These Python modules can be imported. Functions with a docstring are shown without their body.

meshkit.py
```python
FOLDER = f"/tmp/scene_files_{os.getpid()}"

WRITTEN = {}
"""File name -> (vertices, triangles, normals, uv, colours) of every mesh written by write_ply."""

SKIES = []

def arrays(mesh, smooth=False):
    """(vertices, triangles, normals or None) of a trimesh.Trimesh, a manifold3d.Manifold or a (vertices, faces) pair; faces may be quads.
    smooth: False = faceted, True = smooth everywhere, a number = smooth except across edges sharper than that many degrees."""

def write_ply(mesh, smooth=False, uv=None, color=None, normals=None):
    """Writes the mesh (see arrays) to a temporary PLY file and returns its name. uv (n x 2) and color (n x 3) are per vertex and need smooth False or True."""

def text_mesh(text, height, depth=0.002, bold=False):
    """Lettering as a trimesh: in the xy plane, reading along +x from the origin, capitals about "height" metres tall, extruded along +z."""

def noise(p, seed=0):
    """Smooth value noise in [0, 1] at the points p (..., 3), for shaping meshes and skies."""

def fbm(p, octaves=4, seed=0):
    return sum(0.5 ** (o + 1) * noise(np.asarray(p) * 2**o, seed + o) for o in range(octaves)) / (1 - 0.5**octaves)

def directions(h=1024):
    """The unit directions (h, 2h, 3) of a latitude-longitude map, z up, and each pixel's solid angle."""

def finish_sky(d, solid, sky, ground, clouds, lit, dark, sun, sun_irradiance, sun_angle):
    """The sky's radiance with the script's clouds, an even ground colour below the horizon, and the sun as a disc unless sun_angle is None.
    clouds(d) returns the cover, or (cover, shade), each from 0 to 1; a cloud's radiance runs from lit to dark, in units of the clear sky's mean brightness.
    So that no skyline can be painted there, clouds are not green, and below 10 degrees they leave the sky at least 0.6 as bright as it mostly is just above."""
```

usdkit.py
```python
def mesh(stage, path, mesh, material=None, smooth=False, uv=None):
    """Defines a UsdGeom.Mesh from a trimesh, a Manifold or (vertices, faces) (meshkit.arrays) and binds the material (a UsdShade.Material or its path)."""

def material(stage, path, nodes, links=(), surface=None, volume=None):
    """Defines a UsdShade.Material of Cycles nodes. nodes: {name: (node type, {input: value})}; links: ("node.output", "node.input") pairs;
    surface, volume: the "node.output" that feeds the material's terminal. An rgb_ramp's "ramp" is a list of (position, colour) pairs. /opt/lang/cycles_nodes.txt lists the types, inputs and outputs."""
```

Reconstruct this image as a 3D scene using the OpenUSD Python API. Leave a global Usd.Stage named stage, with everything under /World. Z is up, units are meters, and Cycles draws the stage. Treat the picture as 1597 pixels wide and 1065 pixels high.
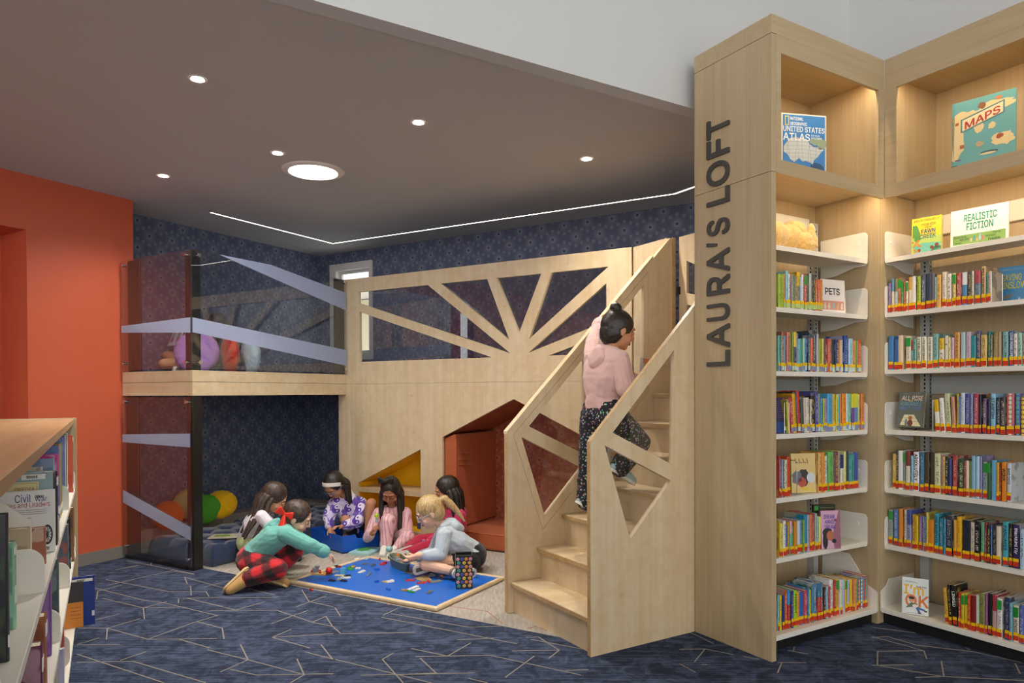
import math, random
import numpy as np
import trimesh
import manifold3d as m3
import shapely
from shapely.geometry import Polygon, box as sbox, LineString, Point
from shapely.ops import unary_union
from pxr import Gf, Sdf, Usd, UsdGeom, UsdLux, UsdShade, Vt
import meshkit, usdkit

stage = Usd.Stage.CreateInMemory()
UsdGeom.SetStageUpAxis(stage, 'Z')
UsdGeom.SetStageMetersPerUnit(stage, 1.0)
UsdGeom.Xform.Define(stage, '/World')
stage.SetDefaultPrim(stage.GetPrimAtPath('/World'))

# ---------------------------------------------------------------- camera, sky, large lights, exposure
EYE = 1.38
FOCAL_PX, CY = 1072.48, 622.23
PITCH, ROLL = -0.0091914, -0.0041675
cam = UsdGeom.Camera.Define(stage, '/World/camera')
cam.CreateHorizontalApertureAttr(36.0)
cam.CreateVerticalApertureAttr(36.0 * 1065 / 1597)
cam.CreateFocalLengthAttr(36.0 * FOCAL_PX / 1597)
cam.CreateVerticalApertureOffsetAttr(36.0 * (CY - 532.5) / 1597)
cam.CreateClippingRangeAttr(Gf.Vec2f(0.05, 500))
cam.CreateExposureAttr(0.5)
_cp, _sp, _c, _s = math.cos(PITCH), math.sin(PITCH), math.cos(ROLL), math.sin(ROLL)
_r, _u, _f = np.array([1, 0, 0.]), np.array([0, -_sp, _cp]), np.array([0, _cp, _sp])
_x, _y = _c * _r + _s * _u, -_s * _r + _c * _u
cam.AddTransformOp().Set(Gf.Matrix4d(*_x, 0, *_y, 0, *(-_f), 0, 0, 0, EYE, 1))

SKY = 0.56
dome = UsdLux.DomeLight.Define(stage, '/World/daylight')
dome.CreateIntensityAttr(SKY)
dome.CreateColorAttr(Gf.Vec3f(1.0, 0.985, 0.96))

# ---------------------------------------------------------------- helpers
AL, AT = 0.524146806, -0.536238892            # the loft's and the tower's plan angles
FR = {'L': -math.degrees(AL), 'T': -math.degrees(AT), 'W': 0.0}
def rot2(deg):
    a = math.radians(deg); return np.array([[math.cos(a), -math.sin(a)], [math.sin(a), math.cos(a)]])
def to_world(fr, p):
    p = np.asarray(p, float); q = p.copy(); q[..., :2] = p[..., :2] @ rot2(FR[fr]).T; return q
def from_world(fr, p):
    p = np.asarray(p, float); q = p.copy(); q[..., :2] = p[..., :2] @ rot2(FR[fr]); return q

used = {}
def numbered(path):
    n = used.get(path, -1) + 1; used[path] = n
    return path if n == 0 else f'{path}_{n:03d}'

class Thing:
    def __init__(s, prim, fr, org): s.prim, s.fr, s.org, s.path = prim, fr, np.asarray(org, float), str(prim.GetPath())

def tag(prim, label=None, cat=None, group=None, kind=None):
    for k, v in (('label', label), ('category', cat), ('group', group), ('kind', kind)):
        if v: prim.SetCustomDataByKey(k, v)

def thing(name, label=None, cat=None, fr='W', org=(0, 0, 0), group=None, kind=None, rz=None):
    """An Xform at the thing's base; the meshes of its parts are given in the frame FR's own coordinates."""
    x = UsdGeom.Xform.Define(stage, numbered('/World/' + name))
    w = to_world(fr, org)
    x.AddTranslateOp().Set(Gf.Vec3d(*map(float, w)))
    x.AddRotateZOp().Set(float(FR[fr] if rz is None else rz))
    tag(x.GetPrim(), label, cat, group, kind)
    return Thing(x.GetPrim(), fr, org)

def to_tm(mesh):
    if hasattr(mesh, 'to_mesh'):
        m = mesh.to_mesh(); return trimesh.Trimesh(m.vert_properties[:, :3], m.tri_verts, process=False)
    if isinstance(mesh, (list, tuple)) and not hasattr(mesh, 'faces'):
        return trimesh.util.concatenate([to_tm(k) for k in mesh])
    return mesh

def part(t, name, mesh, mat, smooth=False, kind=None, label=None, prim=None, vary=None):
    """One Mesh prim under the thing (or under the part) T."""
    m = to_tm(mesh)
    if len(m.faces) == 0: return None
    m = trimesh.Trimesh(np.asarray(m.vertices) - t.org, m.faces, process=False)
    g = usdkit.mesh(stage, numbered(f'{t.path}/{name}'), m, mat, smooth=smooth)
    tag(g.GetPrim(), label, None, None, kind)
    if vary: primvars(g, **vary)
    return Thing(g.GetPrim(), t.fr, t.org)

def primvars(g, **kw):
    api = UsdGeom.PrimvarsAPI(g)
    for k, v in kw.items():
        if np.ndim(v): api.CreatePrimvar(k, Sdf.ValueTypeNames.Color3fArray, 'constant').Set(Vt.Vec3fArray([Gf.Vec3f(*map(float, v))]))
        else: api.CreatePrimvar(k, Sdf.ValueTypeNames.FloatArray, 'constant').Set(Vt.FloatArray([float(v)]))

def solo(name, mesh, mat, label=None, cat=None, fr='W', org=None, smooth=False, group=None, kind=None, vary=None):
    """A thing that is one Mesh."""
    m = to_tm(mesh)
    if org is None:
        b = m.bounds; org = (*b.mean(0)[:2], b[0][2])
    m = trimesh.Trimesh(np.asarray(m.vertices) - np.asarray(org), m.faces, process=False)
    g = usdkit.mesh(stage, numbered('/World/' + name), m, mat, smooth=smooth)
    x = UsdGeom.Xformable(g)
    x.AddTranslateOp().Set(Gf.Vec3d(*map(float, to_world(fr, org)))); x.AddRotateZOp().Set(FR[fr])
    tag(g.GetPrim(), label, cat, group, kind)
    if vary: primvars(g, **vary)
    return Thing(g.GetPrim(), fr, org)

def lin(*c):
    if len(c) == 1: c = c[0]
    if isinstance(c, str): c = [int(c[i:i + 2], 16) for i in (0, 2, 4)]
    c = np.asarray(c, float) / 255
    return tuple(np.where(c <= 0.04045, c / 12.92, ((c + 0.055) / 1.055) ** 2.4))

def V(*a): return np.array(a, float)
def nrm(v): return v / (np.linalg.norm(v) + 1e-12)

# meshes
def bx(x0, x1, y0, y1, z0, z1):
    m = trimesh.creation.box([abs(x1 - x0), abs(y1 - y0), abs(z1 - z0)]); m.apply_translation([(x0 + x1) / 2, (y0 + y1) / 2, (z0 + z1) / 2]); return m

def rbx(x0, x1, y0, y1, z0, z1, r=0.003, seg=2):
    """A box with rounded edges: the hull of eight small spheres."""
    r = min(r, abs(x1 - x0) / 2.01, abs(y1 - y0) / 2.01, abs(z1 - z0) / 2.01)
    s = m3.Manifold.sphere(r, 4 * seg)
    xs, ys, zs = sorted((x0, x1)), sorted((y0, y1)), sorted((z0, z1))
    return to_tm(m3.Manifold.batch_hull([s.translate((x + (r if i == 0 else -r), y + (r if j == 0 else -r), z + (r if k == 0 else -r)))
                 for i, x in enumerate(xs) for j, y in enumerate(ys) for k, z in enumerate(zs)]))

def cbx(x0, x1, y0, y1, z0, z1, c=0.002):
    """A box with chamfered edges."""
    x0, x1 = sorted((x0, x1)); y0, y1 = sorted((y0, y1)); z0, z1 = sorted((z0, z1))
    c = min(c, (x1 - x0) / 3, (y1 - y0) / 3, (z1 - z0) / 3)
    p = [(a, b, d) for a, b, d in [(x, y, z) for x in (x0 + c, x1 - c) for y in (y0 + c, y1 - c) for z in (z0, z1)]]
    p += [(x, y, z) for x in (x0 + c, x1 - c) for y in (y0, y1) for z in (z0 + c, z1 - c)]
    p += [(x, y, z) for x in (x0, x1) for y in (y0 + c, y1 - c) for z in (z0 + c, z1 - c)]
    return trimesh.convex.convex_hull(np.array(p))

AX = {'xz': np.array([[1, 0, 0, 0], [0, 0, -1, 0], [0, 1, 0, 0], [0, 0, 0, 1.]]),       # polygon (x, z), thickness towards -y
      'yz': np.array([[0, 0, 1, 0], [1, 0, 0, 0], [0, 1, 0, 0], [0, 0, 0, 1.]]),        # polygon (y, z), thickness towards +x
      'xy': np.eye(4)}
def ext(poly, plane, a, b):
    """A flat polygon given in PLANE, from A to B along the plane's normal axis."""
    if not isinstance(poly, shapely.Geometry): poly = Polygon(poly)
    poly = poly.buffer(0)
    out = []
    for g in getattr(poly, 'geoms', [poly]):
        if g.area < 1e-9: continue
        m = trimesh.creation.extrude_polygon(g, abs(b - a), engine='earcut')
        m.apply_transform(AX[plane])
        k = {'xz': 1, 'yz': 0, 'xy': 2}[plane]
        o = np.zeros(3); o[k] = max(a, b) if plane == 'xz' else min(a, b); m.apply_translation(o)
        out.append(m)
    return trimesh.util.concatenate(out)

def cyl(p, q, r, n=16, r2=None):
    """A cylinder or cone from P to Q."""
    p, q = np.asarray(p, float), np.asarray(q, float); h = np.linalg.norm(q - p)
    m = to_tm(m3.Manifold.cylinder(h, r, r if r2 is None else r2, n))
    m.apply_transform(trimesh.geometry.align_vectors([0, 0, 1], (q - p) / h)); m.apply_translation(p); return m

def tube(pts, r, n=8):
    """Hulls of spheres along a polyline, as one Manifold."""
    pts = np.asarray(pts, float); rs = np.broadcast_to(r, (len(pts),))
    out = []
    for i in range(len(pts) - 1):
        out.append(m3.Manifold.batch_hull([m3.Manifold.sphere(float(rs[k]), n).translate(tuple(map(float, pts[k]))) for k in (i, i + 1)]))
    return m3.Manifold.batch_boolean(out, m3.OpType.Add)

def ell(c, r, n=20):
    m = trimesh.creation.icosphere(2 if n < 24 else 3); m.apply_scale(r); m.apply_translation(c); return m

def text(s, height, depth=0.002, bold=False):
    return meshkit.text_mesh(s, height, depth, bold)

# materials
class G:
    """A small graph of Cycles nodes; an input given as 'node.socket' is a link."""
    def __init__(s): s.n, s.l = {}, []
    def __call__(s, kind, out=None, **kw):
        name = f'n{len(s.n)}'; vals = {}
        for k, v in kw.items():
            if isinstance(v, str) and '.' in v: s.l.append((v, f'{name}.{k}'))
            else: vals[k] = v
        s.n[name] = (kind, vals)
        return f'{name}.{out}' if out else name
    def math(s, op, a, b=0.0, c=0.0, clamp=False): return s('math', 'value', math_type=op, value1=a, value2=b, value3=c, use_clamp=clamp)
    def vec(s, op, a, b=(0, 0, 0), sc=1.0, out='vector'): return s('vector_math', out, math_type=op, vector1=a, vector2=b, scale=sc)
    def mix(s, fac, a, b, how='mix'): return s('mix', 'color', mix_type=how, fac=fac, color1=a, color2=b)
    def ramp(s, fac, *stops, out='color', smooth=True): return s('rgb_ramp', out, fac=fac, ramp=list(stops), interpolate=smooth)
    def obj(s): return s('texture_coordinate') + '.object'
    def pos(s): return s('geometry') + '.position'
    def scaled(s, v, sc, loc=(0, 0, 0), rot=(0, 0, 0)): return s('mapping', 'vector', vector=v, scale=sc, location=loc, rotation=rot)
    def noise(s, v, scale, detail=2.0, rough=0.5, dist=0.0, out='fac'): return s('noise_texture', out, vector=v, scale=scale, detail=detail, roughness=rough, distortion=dist)
    def bump(s, h, strength=0.3, distance=0.002): return s('bump', 'normal', height=h, strength=strength, distance=distance)
    def bsdf(s, **kw): return s('principled_bsdf', 'BSDF', **kw)
    def build(s, name, surf): return usdkit.material(stage, '/World/Looks/' + name, s.n, s.l, surface=surf)
M = {}
def plain(name, col, rough=0.5, **kw):
    g = G(); M[name] = g.build(name, g.bsdf(base_color=lin(col), roughness=rough, **kw)); return M[name]
# ---------------------------------------------------------------- materials
def wood(name, light, dark, along='z', fine=1.0, knots=0.0, rough=0.42, coarse=1.0):
    g = G(); p = g.obj()
    s = {'z': (38, 38, 1.6), 'x': (1.6, 38, 38), 'y': (38, 1.6, 38)}[along]
    a = g.noise(g.scaled(p, tuple(k * fine for k in s)), 1.0, 3, 0.6)
    b = g.noise(g.scaled(p, tuple(k * 0.16 * coarse for k in s)), 1.0, 2, 0.5, 0.6)
    t = g.math('multiply_add', a, 0.55, g.math('multiply', b, 0.45))
    c = g.mix(g.ramp(t, (0.36, (0, 0, 0)), (0.64, (1, 1, 1))), lin(dark), lin(light))
    if knots:
        v = g('voronoi_texture', 'distance', vector=g.scaled(p, (4.2, 4.2, 5.2)), scale=1.0, randomness=1.0)
        k = g.ramp(v, (0.0, (1, 1, 1)), (0.035, (.5, .5, .5)), (0.10, (0, 0, 0)))
        c = g.mix(g.math('multiply', k, knots), c, lin('a9793f'))
        w = g.noise(p, 9.0, 2, 0.5, 1.0)
        c = g.mix(g.math('multiply', g.ramp(w, (0.45, (0, 0, 0)), (0.62, (1, 1, 1))), 0.16), c, lin('b88f55'))
    M[name] = g.build(name, g.bsdf(base_color=c, roughness=rough, normal=g.bump(a, 0.06, 0.001)))
wood('maple', 'dcc8a6', 'd0b68e', 'z', 0.5, knots=0.5)
wood('maple_flat', 'dcc8a6', 'd0b68e', 'x', 0.5, knots=0.25)
wood('maple_edge', 'cfae7c', 'b08a58', 'x', 2.2)
wood('oak', 'c0ab88', 'b49e79', 'z', 1.5, coarse=2.5, rough=0.5)
wood('oak_flat', 'c0ab88', 'b49e79', 'x', 1.5, coarse=2.5, rough=0.5)
wood('oak_deep', 'c0ab88', 'b49e79', 'y', 1.5, coarse=2.5, rough=0.5)
wood('bookcase_top', 'd8b98f', 'c39f72', 'y', 0.9, rough=0.3)
plain('white_paint', 'd3d4d3', 0.6)
plain('ceiling_paint', 'c6c4c0', 0.85)
plain('orange_paint', 'c65a3a', 0.5)
plain('white_steel', 'ebe6da', 0.4)
plain('grey_steel', 'aeb2b0', 0.4)
plain('black_metal', '1c1b1a', 0.35)
plain('chrome', 'd8d8d8', 0.15, metallic=1.0)
plain('kick_black', '0e0e0f', 0.6)
plain('rubber_grey', '7b766e', 0.7)
plain('dark_letter', '4a4844', 0.45)
plain('yellow_paint', 'f5bd0c', 0.5)
plain('rust_paint', '9a5638', 0.6)
plain('trim_white', 'd9d5cf', 0.5)
plain('dark_slot', '15181a', 0.7)
plain('brick_a', 'b5553c', .8); plain('brick_b', 'a84a34', .8); plain('brick_c', 'c06a4e', .8); plain('stucco', 'cbbf9f', .8)
plain('paper', 'e9dfc6', 0.8)

def emit(name, col, strength):
    g = G(); M[name] = g.build(name, g('emission', 'emission', color=col, strength=strength))
emit('lamp_glow', (1, 0.93, 0.83), 2200.0)
emit('led_glow', (1, 0.93, 0.84), 5.5)
emit('tube_glow', (0.82, 0.91, 1.0), 26.0)

def pane(name, tint, ior=1.5, gain=1.0):
    g = G(); fr = g.math('multiply_add', g.math('power', g('layer_weight', 'facing', blend=0.5), 5.0), 0.935, 0.065)      # Schlick, the same from both sides
    M[name] = g.build(name, g('mix_closure', 'closure', fac=g.math('multiply', fr, gain, clamp=True),
              closure1=g('transparent_bsdf', 'BSDF', color=tint), closure2=g('glossy_bsdf', 'BSDF', color=(1, 1, 1), roughness=0.0)))
pane('acrylic', (0.93, 0.94, 0.95))
g = G()
M['frosted'] = g.build('frosted', g('mix_closure', 'closure', fac=0.64, closure1=g('transparent_bsdf', 'BSDF', color=(0.95, 0.96, 1.0)),
    closure2=g('mix_closure', 'closure', fac=0.5, closure1=g('diffuse_bsdf', 'BSDF', color=lin('dfe7fc')), closure2=g('translucent_bsdf', 'BSDF', color=lin('dfe7fc')))))

def wallpaper(name, base, halo, dot, small, ax, cw=0.236, u0=0.0, v0=0.115):
    """Starbursts on a lattice of cells 0.236 x 0.25 m, a dark disc in each, smaller stars between them."""
    g = G(); p = g.obj(); sp = g('separate_xyz', vector=p)
    u, v = sp + '.' + ax, sp + '.z'
    uv = g('combine_xyz', 'vector', x=g.math('divide', g.math('subtract', u, u0), cw), y=g.math('divide', g.math('subtract', v, v0), 0.25), z=0.0)
    def near(off, sub=1.0):
        q = g.vec('fraction', g.vec('add', g.vec('scale', uv, sc=sub), off))
        q = g.vec('multiply', g.vec('subtract', q, (0.5, 0.5, 0)), (cw / sub, 0.25 / sub, 0))
        return g.vec('length', q, out='value'), q
    d1, q1 = near((0, 0, 0)); d2, q2 = near((0.5, 0.5, 0))
    d = g.math('minimum', d1, d2)
    e1, _ = near((0.5, 0.17, 0)); e2, _ = near((0.0, 0.67, 0)); e3, _ = near((0.5, 0.83, 0)); e4, _ = near((0.0, 0.33, 0)); e5, _ = near((0.25, 0.25, 0)); e6, _ = near((0.75, 0.25, 0)); e7, _ = near((0.25, 0.75, 0)); e8, _ = near((0.75, 0.75, 0))
    e = g.math('minimum', g.math('minimum', g.math('minimum', e1, e2), g.math('minimum', e3, e4)), g.math('minimum', g.math('minimum', e5, e6), g.math('minimum', e7, e8)))
    s1 = g('separate_xyz', vector=q1)
    ray = g.math('sine', g.math('multiply', g.math('arctan2', s1 + '.y', s1 + '.x'), 28.0))
    ring = g.math('sine', g.math('multiply', d, 900.0))
    fine = g.math('multiply_add', g.math('multiply', ray, ring), 0.5, 0.5)
    h = g.ramp(d, (0.012, (1, 1, 1)), (0.035, (.35, .35, .35)), (0.075, (0, 0, 0)))
    h2 = g.ramp(e, (0.0, (0, 0, 0)), (0.006, (1, 1, 1)), (0.012, (.5, .5, .5)), (0.024, (0, 0, 0)))
    c = g.mix(g.math('multiply', fine, 0.25), lin(base), lin(small))
    c = g.mix(g.math('multiply', h, 0.55), c, lin(halo))
    c = g.mix(g.math('multiply', h2, 0.5), c, lin(halo))
    c = g.mix(g.ramp(d, (0.0, (1, 1, 1)), (0.0115, (1, 1, 1)), (0.0135, (0, 0, 0))), c, lin(dot))
    M[name] = g.build(name, g.bsdf(base_color=c, roughness=0.6))
wallpaper('wallpaper_x', '535b76', 'a0a2aa', '363d5c', '474f6a', 'x', 0.247, -5.0025, 2.877)
wallpaper('wallpaper_y', '535b76', 'a0a2aa', '363d5c', '474f6a', 'y', 0.23, 4.594, 1.115)
wallpaper('wallpaper_rust', '9c4a34', 'c98b70', '8a3c2a', 'a5563e', 'x')

# carpets
g = G(); p = g.pos()
n1 = g.noise(g.scaled(p, (1, 1, 1)), 9.0, 6, 0.72, 1.2)
st = g.noise(g.scaled(p, (4.0, 60.0, 1), rot=(0, 0, 0.5)), 1.0, 3, 0.6)
t = g.math('multiply_add', n1, 0.6, g.math('multiply', st, 0.4))
c = g.ramp(t, (0.43, lin('191d2a')), (0.48, lin('2a3144')), (0.53, lin('454f66')), (0.6, lin('56617b')))
f = g.noise(p, 420.0, 2, 0.6)
c = g.mix(0.35, c, g.ramp(f, (0.3, lin('1c212e')), (0.7, lin('616d88'))))
M['carpet_blue'] = g.build('carpet_blue', g.bsdf(base_color=c, roughness=0.95, specular_ior_level=0.1, normal=g.bump(f, 0.5, 0.004)))
g = G(); p = g.pos()
st = g.noise(g.scaled(p, (60.0, 9.0, 1), rot=(0, 0, 0.95)), 1.0, 4, 0.65)
f = g.noise(p, 380.0, 2, 0.6)
c = g.ramp(st, (0.3, lin('8d857c')), (0.7, lin('bcb3a8')))
c = g.mix(0.3, c, g.ramp(f, (0.3, lin('7b736b')), (0.7, lin('cfc7bc'))))
M['carpet_grey'] = g.build('carpet_grey', g.bsdf(base_color=c, roughness=0.95, specular_ior_level=0.1, normal=g.bump(f, 0.5, 0.004)))
plain('carpet_line', '8a847b', 0.95)
plain('carpet_line_orange', 'a8775a', 0.95)
def cloth(name, col, col2=None, scale=900.0, rough=0.9, sheen=0.2, soft=6.0):
    g = G(); p = g.obj(); f = g.noise(p, scale, 2, 0.6); w = g.noise(p, soft, 2, 0.5)
    c = g.mix(g.ramp(f, (0.35, (0, 0, 0)), (0.65, (1, 1, 1))), lin(col), lin(col2 or col))
    M[name] = g.build(name, g.bsdf(base_color=c, roughness=rough, sheen_weight=sheen, specular_ior_level=0.25, normal=g.bump(g.math('multiply_add', f, 0.3, g.math('multiply', w, 2.0)), 0.3, 0.004)))
# ---------------------------------------------------------------- the setting
CEIL = 3.041
fl = thing('floor', fr='L', kind='structure')
def polyframe(fr, pts):    # a polygon's corners in world x, y
    return Polygon([to_world(fr, (x, y, 0))[:2] for x, y in pts])
low = polyframe('T', [(-9, 2.945), (5.2, 2.945), (5.2, 12), (-9, 12)])
low = low.intersection(polyframe('L', [(-6.286, -7.5), (6, -7.5), (6, 6.145), (-6.286, 6.145)]))
def inL(poly): return Polygon([from_world('L', (x, y, 0))[:2] for x, y in poly.exterior.coords])
allf = sbox(-8.5, -7.5, 6.5, 8.0)
greyf = sbox(-8.5, 3.48, 6.5, 8.0).intersection(inL(polyframe('T', [(-9, 2.875), (9, 2.875), (9, 14), (-9, 14)])))
part(fl, 'navy_carpet', ext(allf.difference(greyf), 'xy', -0.05, 0.0), M['carpet_blue'])
part(fl, 'grey_carpet', ext(greyf, 'xy', -0.05, 0.0), M['carpet_grey'])
# wells for the recessed lamps
SPOTS = [(-1.651, 3.641), (-0.567, 4.233), (-1.610, 4.761), (-2.643, 5.245), (0.538, 4.905)]
TUBE = (-1.476, 5.147)
LED = [(-2.749, 6.326), (-1.981, 7.644), (1.371, 5.784), (1.72, 5.20)]
led_line = LineString(LED)
cut = unary_union([Point(p).buffer(0.036, 24) for p in SPOTS] + [Point(TUBE).buffer(0.175, 32), led_line.buffer(0.015, cap_style=3, join_style=2)])
solo('ceiling', ext(low.difference(cut), 'xy', CEIL, CEIL + 0.12), M['ceiling_paint'], org=(0, 0, 0), kind='structure')
solo('wall_bulkhead', bx(-9, 4.481, 2.93, 3.03, CEIL - 0.003, 6.5), M['white_paint'], fr='T', org=(0, 0, 0), kind='structure')
solo('ceiling', bx(-9, 4.6, -8.0, 2.93, 5.6, 5.7), M['white_paint'], fr='T', org=(0, 0, 0), kind='structure')
solo('wall_right', bx(4.481, 4.58, -6.0, 3.03, 0, 6.5), M['white_paint'], fr='T', org=(0, 0, 0), kind='structure')

# wall_left: the orange wall with its opening
ow = Polygon([(-5.5, 0), (3.493, 0), (3.493, CEIL + .05), (-.5, CEIL + .05), (-.5, 5.6), (-5.5, 5.6)]).difference(sbox(1.4, -1, 2.668, 2.624))
solo('wall_left', [ext(ow, 'yz', -5.885, -5.765), bx(-6.35, -5.885, 3.393, 3.493, 0, CEIL + .05), bx(-6.186, -5.885, 2.668, 2.72, 0, 2.624),
                   bx(-6.25, -6.15, 1.2, 2.8, 0, 2.7), bx(-6.186, -5.885, 1.3, 2.72, 2.624, 2.67)], M['orange_paint'], fr='L', org=(0, 0, 0), kind='structure')
solo('baseboard_left', ext(Polygon([(2.668, 0), (3.40, 0), (3.40, .098), (2.668, .098)]).union(sbox(-5.5, 0, 1.4, .098)), 'yz', -5.765, -5.755), M['rubber_grey'], fr='L', org=(0, 0, 0), kind='structure')
solo('wall_side', bx(-6.286, -6.186, 3.493, 6.145, 0, CEIL + .05), M['wallpaper_y'], fr='L', org=(0, 0, 0), kind='structure')
# wall_back with the window's opening
wb = sbox(-6.186, 0, 5.2, CEIL + .05).difference(sbox(-5.91, 1.835, -5.365, 2.845))
solo('wall_back', ext(wb, 'xz', 6.045, 6.145), M['wallpaper_x'], fr='L', org=(0, 0, 0), kind='structure')
solo('wall_alcove', bx(-6.186, -4.80, 5.79, 5.85, 0.0, 1.365), M['wallpaper_x'], fr='L', org=(0, 0, 0), kind='structure')
solo('trim_1', [bx(-6.186, -4.95, 5.61, 5.79, 0, 0.15), bx(-6.186, -6.0, 3.6, 5.61, 0, 0.15)], M['carpet_grey'], fr='L', org=(0, 0, 0), kind='structure')

w = thing('window_1', fr='L', org=(-5.64, 6.045, 1.78), kind='structure')
fo = sbox(-5.991, 1.772, -5.331, 2.909).difference(sbox(-5.91, 1.835, -5.365, 2.845))
part(w, 'casing', ext(fo, 'xz', 6.027, 6.045), M['trim_white'])
part(w, 'jamb', ext(sbox(-5.91, 1.835, -5.365, 2.845).difference(sbox(-5.893, 1.852, -5.382, 2.828)), 'xz', 6.03, 6.16), M['trim_white'])
part(w, 'sash', ext(sbox(-5.893, 1.852, -5.382, 2.828).difference(sbox(-5.863, 1.882, -5.412, 2.798)), 'xz', 6.10, 6.13), M['trim_white'])
part(w, 'pane', bx(-5.863, -5.412, 6.113, 6.117, 1.882, 2.798), M['acrylic'])
# outside the window: a brick pier and a pale canopy across the yard
bp = thing('brick_pier', 'sunlit brick pier with pale mortar seen through the loft window', 'pier', 'L', (-9.4, 11.6, 0))
rb = random.Random(4)
part(bp, 'core', bx(-9.76, -9.34, 11.61, 12.0, 0, 3.6), M['trim_white'])
for i in range(30):
    for j in range(3 if i % 2 else 2):
        x0 = -9.77 + (j * .21 if i % 2 == 0 else j * .21 - .105)
        a0, a1 = max(-9.77, x0 + .004), min(-9.33, x0 + .206)
        if a1 - a0 > .02: part(bp, 'brick', bx(a0, a1, 11.60 - rb.uniform(0, .004), 11.62, 1.25 + i * .075, 1.25 + i * .075 + .067), M[('brick_a', 'brick_b', 'brick_c')[rb.randrange(3)]])
cn = thing('entrance_canopy', 'pale flat canopy beside the brick pier, beyond the window', 'canopy', 'L', (-9.0, 12.0, 3.2))
part(cn, 'roof', bx(-12.5, -8.6, 11.3, 13.5, 3.62, 3.9), M['trim_white']); part(cn, 'facade', bx(-12.5, -9.9, 12.4, 12.6, 0, 3.6), M['stucco'])
# ---------------------------------------------------------------- the lamps in the low ceiling
for k, (x, y) in enumerate(SPOTS):
    t = thing('downlight', ['small round recessed downlight, left of the two nearest in the low ceiling', 'small round recessed downlight, right of the two nearest in the low ceiling',
                            'small round recessed downlight just left of the round skylight tube', 'small round recessed downlight nearest the orange wall',
                            'small round recessed downlight nearest the lettered tower'][k], 'ceiling lamp', 'W', (x, y, CEIL))
    c = Point(x, y)
    part(t, 'trim_ring', ext(c.buffer(.048, 24).difference(c.buffer(.034, 24)), 'xy', CEIL - .003, CEIL - .0003), M['white_steel'])
    part(t, 'housing', ext(c.buffer(.0358, 24).difference(c.buffer(.034, 24)), 'xy', CEIL, CEIL + .05), M['chrome'])
    part(t, 'lens', ext(c.buffer(.0345, 24), 'xy', CEIL + .030, CEIL + .034), M['lamp_glow'])
t = thing('skylight_tube', 'large round daylight tube glowing in the low ceiling', 'skylight', 'W', (*TUBE, CEIL))
c = Point(TUBE)
ring = trimesh.creation.revolve([(.172, .0), (.172, -.006), (.18, -.014), (.205, -.012), (.225, -.004), (.228, 0)], sections=48)
ring.apply_translation((*TUBE, CEIL - .0005)); part(t, 'rim', ring, M['white_steel'], smooth=40)
part(t, 'well', ext(c.buffer(.1745, 32).difference(c.buffer(.171, 32)), 'xy', CEIL, CEIL + .10), M['white_steel'])
part(t, 'diffuser', ext(c.buffer(.171, 32), 'xy', CEIL + .02, CEIL + .026), M['tube_glow'])
t = thing('linear_light', 'thin continuous recessed light line bending along the edge of the low ceiling', 'ceiling lamp', 'W', (*LED[1], CEIL))
part(t, 'diffuser', ext(led_line.buffer(.0128, cap_style=2, join_style=2), 'xy', CEIL + .004, CEIL + .010), M['led_glow'])
part(t, 'channel', ext(led_line.buffer(.0128, cap_style=2, join_style=2), 'xy', CEIL + .011, CEIL + .03), M['white_steel'])
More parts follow.
